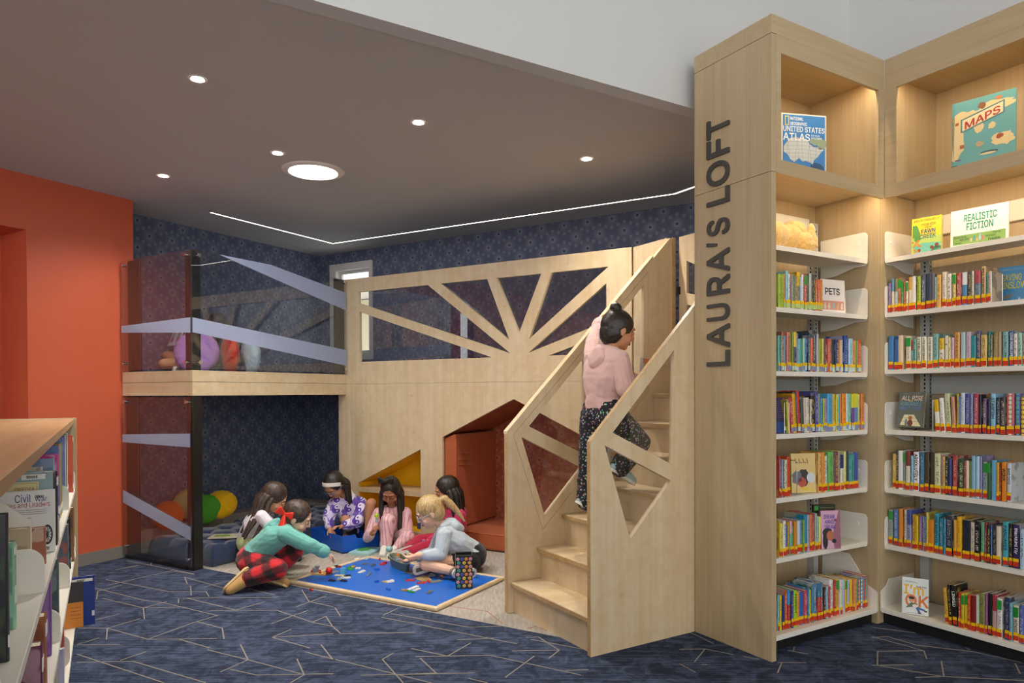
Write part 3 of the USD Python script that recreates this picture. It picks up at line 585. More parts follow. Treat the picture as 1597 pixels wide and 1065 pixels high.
# ---------------------------------------------------------------- the books on the shelves
# shelf: (case, spine plane, shelf top, leaning first books, "place width height(mm) colour>upper colour+genre sticker=title" | ...)
BOOKS = {
    'R1': ('B', 4.022, 1.844, None, '2370 18 177 7a68a8|2351 15 201 d8c8a8>5f8fa8|2334 18 199 b6d6dd>a58a64|2313 23 199 b5643a+g|2293 13 174 3f8a48+g|2282 7 173 c0553a|2271 14 175 e0d6bc+g|2252 19 196 e6dcc0>e0a84a|2231 22 197 e8e2d4|2203 20 194 b4cc2c|2179 26 198 5a5d74|2147 31 200 3d4c63|2121 17 198 6d6a6c|2107 9 175 8fc3cf|2090 25 184 e8b45a|2061 24 196 e9d9c6|2036 24 182 f0e8d8|2010 18 181 e8d080+g|1987 23 179 b5504c|1960 28 179 5a92c0>eef0f0|1932 22 180 4f4a46|1915 10 178 ddd5c5|1891 28 177 7e8f9a>c0505a|1863 21 195 d8b27a=WALK TWO MOONS|1846 11 158 4a9aa0|1834 13 165 c6b49a'),
    'R2': ('B', 4.022, 1.507, None, '2367 30 199 3f7fc0|2333 27 179 3d68a8|2304 29 199 e4cfae|2258 29 189 e6dcc8+g|2238 10 169 7fb0c0>c04a3a|2222 19 172 6fae9e|2200 24 182 ece4d0=3 THE BELL BANDIT|2171 27 182 ece6d0=4 THE CANDY SMASH|2140 28 179 ece6d0=4 THE CANDY SMASH|2109 29 193 86b8b2|2077 28 167 ece3cc>f0c830|2050 18 178 ece4cc=5|2034 13 169 e8dc9a|2018 17 166 d8b8cc|1995 26 193 e0a050|1967 24 191 b4cfcf|1940 26 191 d4bccc|1913 26 169 2f9aa0|1886 20 192 57557e|1861 29 169 d0b268|1837 12 184 1f8f90|1824 12 168 6b6a58|1805 22 178 9a8450|1786 15 181 b09a78|1762 27 178 86b8b8|1733 20 179 3d5f9c=LOVE PENELOPE|1713 19 165 e8e2d6|1693 18 167 9fc7b4|1677 13 164 d0a090'),
    'R3': ('B', 4.022, 1.15, (4, -4), '2094 26 181 f0ece0>e0b818|2066 22 190 f2efe8|2039 28 214 c8d0a0|2010 19 197 d89a78|1993 12 213 e0b838|1981 12 200 3f6fb8|1964 21 218 cfe0ea|1941 24 213 4a4a94|1921 13 214 8f9ac0|1900 26 214 b83a50|1878 13 209 1e1e2c|1860 20 189 6a4a6a|1839 16 186 2a2f50|1818 24 214 8fc4e0=STARFISH|1793 18 193 26324a|1771 24 194 3a3630|1739 37 214 c8686a*|1704 25 214 3d4f94*|1682 17 192 8a2f34*'),
    'R4': ('B', 4.022, 0.803, None, '2345 19 204 e8c870|2327 14 226 4a4640|2304 28 226 f0efec|2282 14 222 8a9a8a+g|2261 24 226 e4dccb>8a4038|2238 14 202 8fc8d8|2215 31 225 eceaf4=ABSOLUTELY|2181 23 224 3a7a94|2156 25 226 4f4034|2127 24 228 4a4030|2096 32 225 d8dcaa|2075 8 218 b06a88|2063 15 210 e4c068|2046 17 210 2a2220|2029 16 203 3d4a80|2007 25 218 b4463a|1974 29 203 3a5a3a|1953 5 197 b03a30|1941 16 197 ecd8c0|1926 12 195 6a8a3a|1910 20 226 8fc0e0|1889 19 225 b6d8ea|1873 9 226 a094c4|1856 23 198 9ab0b0+g|1836 16 200 3a5a30+g|1814 25 210 6cb4dc|1793 14 199 ecb030|1782 7 198 8a1f20|1765 25 204 e8922e=WINK|1740 20 201 ccd2da=BAD DOG'),
    'R5': ('B', 4.022, 0.466, None, '2366 25 206 9aa8a0+g|2333 26 212 5f84c0|2303 23 222 e0903a|2279 16 219 e6dcc4|2255 26 221 9a9cc8>4f5ca4|2231 17 197 e0a830|2212 17 195 e0c028|2192 19 193 8a70a8|2176 10 196 b0a8b8|2164 11 195 5a78b8|2152 11 222 e8d860|2131 30 183 e08a24|2102 24 223 3fa4b8=ONE MURPHYS|2077 20 201 2c7a94|2059 14 200 58b0d8|2034 34 221 333a44|2003 17 204 e0a850|1982 24 223 ecb420|1949 39 209 232a38|1917 21 203 cfc6b0|1892 26 213 17181c|1868 19 211 6fae84|1852 9 210 a03028|1838 17 200 1e2434|1825 8 203 4a7ab8|1810 19 203 24304a|1789 22 203 e6d6c0|1759 26 231 4fb0c0=PANCAKES|1735 18 224 26242a|1710 29 224 33285e=Blackbird Fly|1682 20 206 b0cade'),
    'R6': ('B', 3.985, 0.096, (3, -4), '2027 19 194 e8b848|2006 17 216 1c1c1c|1982 24 219 1a1a1a=LINKED|1961 14 188 c03a24|1946 15 186 e0c830+g|1930 15 190 e0c830+g|1914 14 186 c8442c|1894 24 188 8a2420|1873 17 194 d8dccc|1850 26 210 8a8f4a|1831 12 213 a05f98|1814 18 218 1e1c20|1793 22 214 c8a0a0>b03a48|1768 25 205 ece6e0+g|1735 23 217 2f3a68|1716 13 195 7fb8c8|1695 25 186 e4dcc8+g=WILD WINGS|1670 22 195 5a68b0'),
    'L1': ('A', 2.462, 1.834, None, '3159 25 182 a8c43c|3178 11 182 9ec43a|3192 14 186 e0983a|3210 20 202 8fc8d0|3233 24 190 e4e0d8|3253 14 190 8f8488|3271 18 182 3f7a5a|3292 22 182 8a7a58|3318 28 208 8a8a88>e0b818|3338 10 181 a8cce0|3353 17 196 e8e2dc|3374 23 198 b04a4a+g|3395 13 202 3a3a38|3413 20 207 b4bcb0|3433 17 203 2a2c2a|3451 17 201 3a3a38|3468 14 177 c8602a|3487 22 178 c8602a|3510 23 178 cc682c'),
    'L2': ('A', 2.462, 1.49, None, '3152 13 194 7fb8a8|3166 12 193 2f9088|3182 19 216 a86a50|3201 16 193 6f9ab0|3224 27 214 d8806a|3245 13 212 6a7a28|3261 15 214 8a9a30|3280 22 217 3a3850>e8c428|3301 16 211 7a98a8|3321 21 181 8fc4cc|3340 16 182 2f9a8a|3357 16 186 a8c8a8|3378 24 184 5a98c8|3398 15 204 2f3650|3412 10 206 7a88b0|3428 20 190 e0703a|3453 28 234 3f4a58|3477 17 212 b8b4c4|3507 28 188 a0a820|3531 19 190 c8cc70|3549 14 189 7a2024|3566 18 190 8a2c28|3584 17 191 c84a28|3603 18 190 d8702c|3628 29 187 2a3850|3658 28 188 2f3a5c|3682 17 189 e07828|3705 27 189 c8bca8|3746 30 216 2f4f9c|3784 39 199 a0cce0|3813 18 190 d8805a|3833 20 189 a8b048|3850 11 189 7f9a70|3874 33 194 c8583c'),
    'L3': ('A', 2.462, 1.15, (8, -5), '3241 18 185 d8d040|3261 22 193 c03048|3286 25 217 e8b01c|3306 13 229 2a2a2e|3325 25 234 c8443c|3350 20 189 4a5044|3372 19 195 d8c8b8|3395 24 195 e0d4c4|3417 17 186 d0c4b4|3442 31 203 2a2422|3472 25 230 4a4a8a|3496 21 216 8a9a90|3517 15 191 4f98c0|3532 13 191 a8c840|3552 25 189 c090b0|3591 48 216 4fa8d8|3632 30 214 ecc040|3657 19 212 c8d050|3677 19 214 6fc0e8|3696 16 216 d07828|3723 36 215 e89030|3754 25 216 cfe0ec|3781 25 215 7fc4a8|3807 25 212 6a4a90>d8d030|3844 46 215 6a8ac8>d8d840|3876 17 211 c8d080|3899 27 216 e0803c'),
    'L4': ('A', 2.462, 0.805, None, '3151 9 223 c04a40|3162 11 206 6a5a98|3173 8 204 a8b8d0|3184 13 201 4a4a30|3203 22 202 d8d4c0|3228 27 217 d04a24|3499 28 226 e4b468|3527 24 228 e89028|3556 33 206 d8dcd4|3604 52 226 6fb860|3650 38 224 7a4a58|3675 11 226 e0c870|3687 10 225 4a68a0|3707 28 202 e4dcc8>2a3868|3731 19 223 d8d890|3753 22 222 3a4a44|3775 20 202 2f8a98|3802 32 200 3fa090|3842 46 210 3f5aa8'),
    'L5': ('A', 2.462, 0.481, None, '3151 9 194 e8c040|3168 22 181 e8dc50|3192 22 193 e8e8e4|3215 22 161 4a6cb0|3231 9 180 e0b030|3246 20 185 7fb8a8>e0b0b8|3265 16 156 6a9a30|3286 24 181 d88830|3312 23 182 c8d8d8|3336 25 182 6f9ad8|3355 10 181 8ab840|3375 27 207 2a8ab0|3399 19 205 b0a8c8|3420 21 205 d88a4a|3442 22 206 c83a60|3466 20 207 a8b09a|3483 13 190 8fd0c8|3502 22 186 e8d878|3530 30 181 e8a850'),
    'L6': ('A', 2.425, 0.097, None, '3103 14 193 8fc0d0|3120 16 188 d8d028|3138 18 183 2f3a90|3159 20 209 c85a24|3183 24 206 c03030>2f90d0|3207 22 198 2f3f80|3232 26 199 a0d838=PERFECT|3259 26 185 e8a830|3292 36 180 3f68b0|3324 26 183 c84a58|3343 10 194 3f88c0|3355 10 184 e8e030|3365 8 195 3a5a3a|3381 22 204 4f8aa0|3408 30 207 4f88c0|3438 21 207 b84038>3f7a9a|3462 24 206 b84038>3f7a9a|3488 21 178 3a2a28|3510 19 177 9ac4d8|3530 18 176 c03a40|3556 31 209 e8e8e4|3585 24 201 b83a3c|3612 28 205 e0b840+g|3638 22 200 e0dcd0|3662 22 198 b8c0d8|3683 18 197 e8b830+g|3704 19 190 a8c0d8|3720 10 188 e8e4d8|3735 19 187 e8c030|3755 16 184 d87a4a|3775 23 182 e0a060|3796 15 181 7a9a60|3817 24 183 6a60a0*|3842 23 183 5a7ab0*|3864 16 182 a06a80*|3889 32 184 c05a5a*'),
}
def book_mat():
    g = G(); p = g.obj(); sp = g('separate_xyz', vector=p)
    A = lambda n, o='color': g('attribute', o, attribute=n)
    c1, c2, c3, c4 = A('c1'), A('c2'), A('c3'), A('c4')
    hw, hh, cut, grain = A('hw', 'fac'), A('hh', 'fac'), A('cut', 'fac'), A('marks', 'fac')
    zf = g.math('divide', sp + '.z', hh); xf = g.math('absolute', g.math('divide', sp + '.x', hw))
    c = g.mix(g.math('greater_than', zf, cut), c1, c3)
    inband = g.math('multiply', g.math('multiply', g.math('less_than', xf, .5), g.math('less_than', sp + '.y', .004)), g.math('multiply', g.math('greater_than', zf, .26), g.math('less_than', zf, .9)))
    seed = g.math('multiply', hh, 1000.0)
    off = g('combine_xyz', 'vector', x=seed, y=0.0, z=g.math('multiply', hw, 4000.0))
    n = g.noise(g.vec('add', g.scaled(p, (210, 60, 150)), off), 1.0, 3, 0.65)
    word = g.noise(g.vec('add', g.scaled(p, (1, 1, 22)), off), 1.0, 1, 0.5)
    m = g.math('multiply', g.math('multiply', g.math('greater_than', n, .53), g.math('greater_than', word, .42)), g.math('multiply', inband, grain))
    c = g.mix(m, c, c2)
    # the cover art on the boards: soft patches of the spine's own two colours
    art = g.noise(g.vec('add', g.scaled(p, (14, 14, 14)), off), 1.0, 2, 0.5)
    c = g.mix(g.math('multiply', g.math('greater_than', sp + '.y', .006), g.ramp(art, (.5, (0, 0, 0)), (.56, (.45, .45, .45)))), c, c2)
    # dots on the patterned spines
    d = g('voronoi_texture', 'distance', vector=g.scaled(p, (0, 0, 42)), scale=1.0, randomness=0.0)
    d = g.vec('length', g('combine_xyz', 'vector', x=g.math('multiply', sp + '.x', 60.0), y=0.0, z=g.math('multiply', d, 1.0)), out='value')
    c = g.mix(g.math('multiply', g.math('less_than', d, .42), A('dots', 'fac')), c, c4)
    M['book_cover'] = g.build('book_cover', g.bsdf(base_color=c, roughness=.32, coat_weight=.15, coat_roughness=.15))
book_mat()
plain('sticker_yellow', 'f2c40c', .4); plain('sticker_red', 'c8381e', .4); plain('sticker_lime', 'b4cf7c', .4); plain('sticker_grey', '8a90b4', .4); plain('sticker_mint', 'c2d8cf', .4)
plain('ink_dark', '2b2a30', .5); plain('ink_blue', '2b3f94', .5); plain('ink_white', 'f2f0ea', .5); plain('ink_yellow', 'e8cf3a', .5); plain('ink_gold', 'd9a52c', .5); plain('sticker_green', '2f9a3c', .4); plain('label_white', 'eceae4', .5)

ONES = ['', 'first', 'second', 'third', 'fourth', 'fifth', 'sixth', 'seventh', 'eighth', 'ninth', 'tenth', 'eleventh', 'twelfth', 'thirteenth', 'fourteenth', 'fifteenth', 'sixteenth', 'seventeenth', 'eighteenth', 'nineteenth']
def ordinal(n):
    if n < 20: return ONES[n]
    return {20: 'twentieth', 30: 'thirtieth', 40: 'fortieth'}[n] if n % 10 == 0 else {2: 'twenty-', 3: 'thirty-', 4: 'forty-'}[n // 10] + ONES[n % 10]
def tone(h):
    import colorsys
    r, g_, b = (int(h[i:i + 2], 16) / 255 for i in (0, 2, 4)); hu, s, v = colorsys.rgb_to_hsv(r, g_, b); hu *= 360
    if v < .22: return 'black'
    if s < .13: return 'white' if v > .86 else 'grey' if v > .36 else 'charcoal'
    if s < .3 and v > .8 and 20 < hu < 75: return 'cream'
    if hu < 14 or hu >= 340: return ('pink' if s < .55 and v > .7 else 'maroon' if v < .55 else 'red')
    if hu < 42: return ('brown' if v < .6 else 'tan' if s < .5 else 'orange')
    if hu < 66: return ('olive' if v < .68 else 'yellow')
    if hu < 90: return ('olive' if v < .55 else 'lime')
    if hu < 160: return ('dark green' if v < .42 else 'green')
    if hu < 198: return ('teal' if v < .72 or s > .5 else 'pale teal')
    if hu < 250: return ('navy' if v < .5 else 'pale blue' if s < .35 else 'blue')
    return ('purple' if s > .2 else 'mauve')
def lum(h): return sum(w * x for w, x in zip((.21, .72, .07), lin(h)))
def book_shape(w, h, d):
    """(cover, pages) in the book's own frame: spine at y = 0 facing -y, foot at z = 0."""
    a = np.linspace(math.pi, 2 * math.pi, 7); r = min(.004, w * .3)
    out = [(w / 2 * math.cos(t), r + r * math.sin(t)) for t in a]
    th = .0018
    sec = Polygon(out + [(w / 2, d), (w / 2 - th, d), (w / 2 - th, .006), (-w / 2 + th, .006), (-w / 2 + th, d), (-w / 2, d)])
    return ext(sec, 'xy', 0, h), bx(-w / 2 + th, w / 2 - th, .006, d - .003, .0025, h - .003)
def title_mesh(s, w, h, z0=.26, z1=.95, fill=.62):
    m = text(s, 1.0, .001, True); b = m.bounds; v = np.array(m.vertices) - [b[0, 0], b[0, 1], 0]
    L, H = b[1, 0] - b[0, 0], b[1, 1] - b[0, 1]
    sx = min((z1 - z0) * h / L, w * fill / H * 1.25); sy = min(w * fill / H, sx * 1.25)
    c = z1 * h - ((z1 - z0) * h - sx * L) * .3
    return trimesh.Trimesh(np.c_[v[:, 1] * sy - sy * H / 2, -.0001 - v[:, 2] * .4, c - v[:, 0] * sx], m.faces, process=False)
rnd = random.Random(7)
WHERE = {'B': 'right bookcase', 'A': 'tower bookcase'}
ROWN = {'R1': 'second', 'R2': 'third', 'R3': 'fourth', 'R4': 'fifth', 'R5': 'sixth', 'R6': 'bottom', 'L1': 'second', 'L2': 'third', 'L3': 'fourth', 'L4': 'fifth', 'L5': 'sixth', 'L6': 'bottom'}
def put_book(name, label, org, rz, w, h, d, c1, c2, c3=None, cut=2.0, marks=1.0, dots=0.0, c4=None, lean=0.0, stickers=(), title=None, tmat=None, group=None, genre=False):
    x = UsdGeom.Xform.Define(stage, numbered('/World/' + name))
    x.AddTranslateOp().Set(Gf.Vec3d(*map(float, org))); x.AddRotateZOp().Set(float(rz))
    if lean: x.AddRotateYOp().Set(float(lean))
    tag(x.GetPrim(), label, 'book', group)
    t = Thing(x.GetPrim(), 'W', (0, 0, 0))
    cov, pg = book_shape(w, h, d)
    part(t, 'cover', cov, M['book_cover'], vary=dict(c1=lin(c1), c2=lin(c2), c3=lin(c3 or c1), c4=lin(c4 or 'e8c840'), hw=w / 2, hh=h, cut=cut, marks=0.0 if title else marks, dots=dots))
    part(t, 'pages', pg, M['paper'])
    for z0, z1, m in stickers: part(t, 'spine_label', bx(-w * .46, w * .46, -.0006, .002, z0, z1), M[m])
    if genre: part(t, 'genre_sticker', bx(-w * .47, w * .47, -.0005, .002, h - .058, h - .008), M['sticker_green'])
    if title: part(t, 'title', title_mesh(title, w, h), M[tmat or ('ink_dark' if lum(c1) > .25 else 'ink_white')])
    return t
for row, (case, plane, zs, lean, data) in BOOKS.items():
    recs = data.split('|')
    for k, rec in enumerate(recs):
        a, w, h, c = rec.split(' ', 3)
        a, w, h = int(a) / 1000, max(.007, int(w) / 1000 - .0012), int(h) / 1000
        if case == 'B': a = min(a, 2.379 - w / 2)
        title = None
        if '=' in c: c, title = c.split('=')
        genre = '+g' in c; dots = '*' in c; c = c.replace('+g', '').replace('*', '')
        c1, c3 = (c.split('>') + [None])[:2]
        c2 = ('2a2c38' if lum(c1) > .25 else rnd.choice(['e8e0c8', 'e8c860', 'd8d8dc']))
        y0 = .030 + rnd.choice((0, 0, .003, -.004)); low = {'L1': 'sticker_lime', 'L2': rnd.choice(['sticker_grey', 'sticker_mint']), 'L3': rnd.choice(['sticker_grey', 'sticker_mint'])}.get(row, 'sticker_red')
        stick = [(y0, y0 + .017, 'sticker_yellow'), (y0 - .024, y0, low)] if rnd.random() > .06 else []
        ang = lean[1] * (1 - .1 * k) if lean and k < lean[0] else 0.0
        d = rnd.uniform(.128, .152)
        org = to_world('T', (a, plane + rnd.uniform(-.004, .006), zs + .001) if case == 'A' else (plane + rnd.uniform(-.004, .006), a, zs + .001))
        if ang: org[2] += abs(math.sin(math.radians(ang))) * w / 2
        t1, size = tone(c1), 'slim' if w < .014 else 'thick' if w > .03 else ('tall' if h > .207 else 'small' if h < .18 else '')
        lab = ' '.join(f"{size} {t1} book, {ordinal(k + 1 + (row in ('L3', 'R3', 'R6') or (row == 'L4' and k > 5)))} from the left on the {ROWN[row]} shelf of the {WHERE[case]}".split())
        put_book('book', lab, org, FR['T'] - (0 if case == 'A' else 90), w, h, d, c1, c2, c3, .62 if c3 else 2.0, rnd.choice((.6, .9, .9, 0)), 1.0 if dots else 0.0,
                 rnd.choice(['e8c840', '5fb0a8', 'f0e8d8']), ang, stick, title, None, f"books on the {ROWN[row]} shelf of the {WHERE[case]}", genre)
# ---------------------------------------------------------------- books, signs and a toy shown face-out
def hexm(h, rough=.45):
    n = f'print_{h}'
    if n not in M: plain(n, h, rough)
    return M[n]
def stand(name, label, cat, pos, yaw, tilt=0.0, group=None):
    x = UsdGeom.Xform.Define(stage, numbered('/World/' + name))
    x.AddTranslateOp().Set(Gf.Vec3d(*map(float, pos))); x.AddRotateZOp().Set(float(yaw))
    if tilt: x.AddRotateXOp().Set(-float(tilt))
    tag(x.GetPrim(), label, cat, group)
    return Thing(x.GetPrim(), 'W', (0, 0, 0))
LAY = .0004
def flat(poly, k): return ext(poly if isinstance(poly, shapely.Geometry) else Polygon(poly), 'xz', -LAY * (k - 1) - .00001, -LAY * k)
def words(s, x, z, h, w=None, k=2, bold=True, slant=0.0, centre=False):
    m = text(s, h, LAY, bold); v = np.array(m.vertices); b = m.bounds
    sx = w / (b[1, 0] - b[0, 0]) if w else 1.0
    ox = -(b[0, 0] + (b[1, 0] - b[0, 0]) / 2) * sx if centre else -b[0, 0] * sx
    return trimesh.Trimesh(np.c_[x + ox + v[:, 0] * sx + slant * v[:, 1], -LAY * (k - 1) - .00002 - v[:, 2], z + v[:, 1]], m.faces[:, ::-1] if False else m.faces, process=False)
def fix(m):
    m = to_tm(m).copy()
    return m
def blob(cx, cz, rx, rz, n=18, wob=0.0, seed=0):
    r = random.Random(seed); a = np.linspace(0, 2 * math.pi, n, endpoint=False)
    return Polygon([(cx + rx * math.cos(t) * (1 + wob * r.uniform(-1, 1)), cz + rz * math.sin(t) * (1 + wob * r.uniform(-1, 1))) for t in a]).buffer(0)
def faceout(label, pos, yaw, tilt, w, h, d, c1, art, group=None, edge=None):
    """A book seen from its front cover: ART is a list of (name, mesh or polygon, colour, layer)."""
    t = stand('display_book', label, 'book', (pos[0], pos[1], pos[2] + d * math.sin(math.radians(tilt)) + .0006), yaw, tilt, group)
    part(t, 'front_cover', cbx(-w / 2, w / 2, 0, .0025, 0, h, .0006), hexm(c1, .3))
    part(t, 'back_cover', cbx(-w / 2, w / 2, d - .0025, d, 0, h, .0006), hexm(c1, .3))
    part(t, 'spine', cbx(-w / 2 - .0008, -w / 2 + .0015, .0, d, 0, h, .0006), hexm(edge or c1, .3))
    part(t, 'pages', bx(-w / 2 + .0016, w / 2 - .003, .0026, d - .0026, .003, h - .003), M['paper'])
    for nm, g_, col, k in art:
        if isinstance(g_, shapely.Geometry): g_ = g_.intersection(sbox(-w / 2 + .0005, .0005, w / 2 - .0005, h - .0005))
        if isinstance(g_, (shapely.Geometry, list)) and not (isinstance(g_, list) and hasattr(g_[0], 'faces')): g_ = flat(g_, k)
        part(t, nm, g_, hexm(col))
    return t
R = random.Random(3)
# the atlas in the left display box
w, h = .278, .355
us = Polygon([(-.125, .17), (-.09, .215), (-.05, .225), (.02, .213), (.035, .19), (.06, .175), (.10, .178), (.125, .165), (.10, .14), (.085, .12), (.06, .10), (.055, .07), (.045, .085), (.01, .095), (-.01, .09), (-.03, .11), (-.06, .085), (-.085, .10), (-.10, .125), (-.125, .14)])
lines = unary_union([LineString([(x, .06), (x + .02 * math.sin(x * 90), .23)]).buffer(.0007) for x in np.arange(-.11, .11, .026)] + [LineString([(-.13, z), (0, z + .006), (.13, z - .004)]).buffer(.0007) for z in np.arange(.09, .22, .021)]).intersection(us)
faceout('blue atlas cover with bold white capitals and a pale map, in the left display box', (1.640, 3.862, 2.5755), 10.7, 0, w, h, .022, 'e6e0d2', [
    ('cover_print', sbox(-w / 2 + .008, .004, w / 2 - .008, h - .008), '3f82c0', 1), ('map_print', us, 'c9cfcc', 2), ('border_print', lines, 'b39a84', 3),
    ('land_print', blob(.085, .205, .05, .022, 16, .2, 3).union(blob(.11, .19, .03, .03, 14, .2, 5)), '98a888', 2), ('sea_print', blob(.08, .05, .05, .04, 14, .2, 8), '2c5478', 2),
    ('frame_print', sbox(-.118, h - .068, -.092, h - .016).difference(sbox(-.1135, h - .0635, -.0965, h - .0205)), 'f0cf4a', 2),
    ('lettering', words('NATIONAL', -.085, h - .037, .017, .080), 'eef0ee', 2), ('lettering', words('GEOGRAPHIC', -.085, h - .065, .017, .105), 'eef0ee', 2),
    ('lettering', words('UNITED STATES', -.128, h - .100, .028, .256), 'eef0ee', 2), ('lettering', words('ATLAS', -.128, h - .148, .038, .165), 'eef0ee', 2),
    ('lettering', [words('FOR YOUNG', .045, h - .122, .009, .055), words('EXPLORERS', .045, h - .136, .010, .066)], 'e0e8ee', 2)], edge='d8b88a')
# the map book in the right display box: a plain stand-in for the drawn map, the word as it stands
w, h = .288, .372
land = [blob(-.07, .275, .085, .040, 24, .22, 1), blob(.06, .31, .08, .026, 24, .2, 2), blob(-.125, .16, .04, .10, 22, .15, 3), blob(.09, .125, .05, .035, 20, .2, 4), blob(-.02, .215, .022, .034, 14, .2, 6), blob(.04, .205, .018, .02, 14, .3, 7)]
faceout('turquoise map book lettered in red, in the right display box', (2.507, 3.668, 2.5755), -47.3, 2, w, h, .02, '6aa3a0', [
    ('land_print', unary_union(land), 'dcc48e', 1), ('hinge_print', sbox(-w / 2, 0, -w / 2 + .012, h), '5f9894', 1),
    ('plate_border', Polygon([(-.098, .205), (.092, .262), (.092, .322), (-.098, .27)]).buffer(.004), '4f7f80', 2), ('plate', Polygon([(-.095, .208), (.089, .264), (.089, .318), (-.095, .267)]), 'e4d2a4', 3),
    ('lettering', [trimesh.Trimesh(np.c_[m_.vertices[:, 0], m_.vertices[:, 1], m_.vertices[:, 2] + .30 * (m_.vertices[:, 0] + .08)], m_.faces, process=False) for m_ in [words('MAPS', -.083, .217, .038, .16, 4)]], 'b03a2c', 4),
    ('bear_print', blob(-.005, .325, .018, .018, 12, .15, 9), '8a5a34', 2), ('cloud_print', blob(.07, .345, .016, .009, 12, .1, 9), 'd07a40', 2), ('rust_print', blob(.075, .14, .017, .013, 12, .15, 11), 'a0522f', 2),
    ('hut_print', sbox(-.105, .115, -.085, .135), 'a8623a', 2), ('fish_print', blob(-.015, .12, .02, .015, 12, .25, 12), 'b0a078', 2), ('whale_print', blob(.03, .068, .04, .009, 16, .1, 13), '3f5a5a', 2), ('belly_print', blob(.025, .062, .038, .006, 14, .1, 14), 'd6c79c', 3),
    ('boat_print', blob(-.115, .055, .016, .004, 10, .1, 15), '6a4a80', 2), ('badge', sbox(-w / 2 + .002, .004, -.113, .028), '1d1d22', 2), ('rust_print', [(-.128, .245), (-.128, .26), (-.112, .262), (-.112, .247)], 'b4562f', 2)])
# top shelf of the right bookcase
w, h = .154, .206
faceout('yellow and green novel with dark capitals, standing left of the genre sign', (2.371, 3.941, 2.1685), -50, 3, w, h, .026, 'f0d23c', [
    ('meadow_print', sbox(-w / 2, .0, w / 2, .095), 'b9d06a', 1), ('water_print', Polygon([(-.05, 0), (w / 2, .01), (w / 2, .052), (-.02, .060), (-.07, .04)]), '78c2ae', 2), ('tree_print', sbox(-w / 2 + .006, .07, -.03, .165).intersection(unary_union([blob(-.06, .13, .02, .045, 14, .25, 3), blob(-.045, .10, .016, .04, 14, .25, 4)])), '5f9a4e', 2),
    ('leaf_print', unary_union([blob(R.uniform(-.07, -.03), R.uniform(.01, .08), .007, .005, 8, .2, k) for k in range(16)]), 'e08a3c', 3), ('figure_print', unary_union([blob(.03, .028, .010, .010), blob(.055, .04, .010, .010), blob(-.035, .018, .008, .010)]), '8a4a34', 3), ('bank_print', Polygon([(.015, 0), (w / 2, 0), (w / 2, .03), (.05, .035)]), '6aa35a', 2),
    ('lettering', words('ERIN ENTRADA KELLY', 0, h - .022, .013, .13, centre=True, bold=False), '5a5a48', 2), ('lettering', words('THOSE KIDS', 0.01, h - .048, .013, .075, centre=True, bold=False), '5a6a48', 2), ('lettering', words('FROM', .01, h - .063, .011, .034, centre=True, bold=False), '5a6a48', 2),
    ('lettering', words('FAWN', .01, h - .092, .023, .072, centre=True), '3d5f80', 2), ('lettering', words('CREEK', .008, h - .122, .024, .084, centre=True), '3f7a78', 2)])
t = stand('genre_sign', 'white genre sign lettered in green, on the top shelf of the right bookcase', 'sign', (2.524, 3.722, 2.1685), -52, 3)
w, h = .270, .206
part(t, 'card', cbx(-w / 2, w / 2, 0, .0012, 0, h, .0003), hexm('f1ece4'))
part(t, 'holder', [cbx(-w / 2 - .003, w / 2 + .003, .0015, .004, 0, h + .002, .0005), cbx(-w / 2 - .003, -w / 2, -.002, .0014, 0, h + .002, .0005), cbx(w / 2, w / 2 + .003, -.002, .0014, 0, h + .002, .0005)], hexm('cfc4b4'))
part(t, 'lettering', [words('REALISTIC', .005, h - .068, .037, .155, centre=True), words('FICTION', .003, h - .116, .037, .125, centre=True)], hexm('2f9272'))
part(t, 'banner', flat(sbox(-w / 2 + .010, .014, w / 2 - .012, .066), 1), hexm('86ab5c'))
part(t, 'caption', [words('Believable', -.118, .050, .011, .058, bold=False), words('REAL LIFE', -.09, .036, .009, .042), words('Modern', -.113, .020, .009, .032, bold=False), words('Family', .066, .052, .011, .036, bold=False), words('FRIENDSHIP', .030, .037, .010, .048, bold=False), words('Possible', .044, .018, .013, .055)], hexm('3d5634'))
for k, (x, hh_, c) in enumerate([(-.036, .020, 'd9b8a0'), (-.022, .032, '5f9a9a'), (-.007, .018, 'e0a080'), (.006, .038, 'a8c4dc'), (.019, .026, 'd07a80')]):
    part(t, 'figure_print', [flat(blob(x, .020 + hh_ * .5, .005, hh_ * .38), 2), flat(blob(x, .020 + hh_ * .93, .0045, .0048), 3)], hexm(c))
# further down the right bookcase
w, h = .150, .211
faceout('bright blue novel with yellow hand-drawn capitals, at the right end of the second shelf', (2.715, 3.742, 1.8445), -50, 4, w, h, .022, '4a94c4', [
    ('lettering', words('SHARON CREECH', 0, h - .022, .010, .11, centre=True, bold=False), '8fc0dc', 2), ('lettering', [words('SAVING', 0.0, h - .078, .034, .090, centre=True), words('WINSLOW', 0.0, h - .122, .036, .130, centre=True)], 'd9c83c', 2),
    ('donkey_print', unary_union([blob(-.02, .045, .017, .009, 12, .15, 2), blob(-.002, .055, .009, .006), LineString([(-.03, .042), (-.034, .022)]).buffer(.002), LineString([(-.012, .042), (-.01, .024)]).buffer(.002)]), '8f8478', 2), ('duck_print', blob(.035, .030, .004, .009), 'e4e4dc', 2), ('spine_sticker', sbox(-w / 2, .03, -w / 2 + .005, .047), 'f0c40c', 2)])
w, h = .142, .213
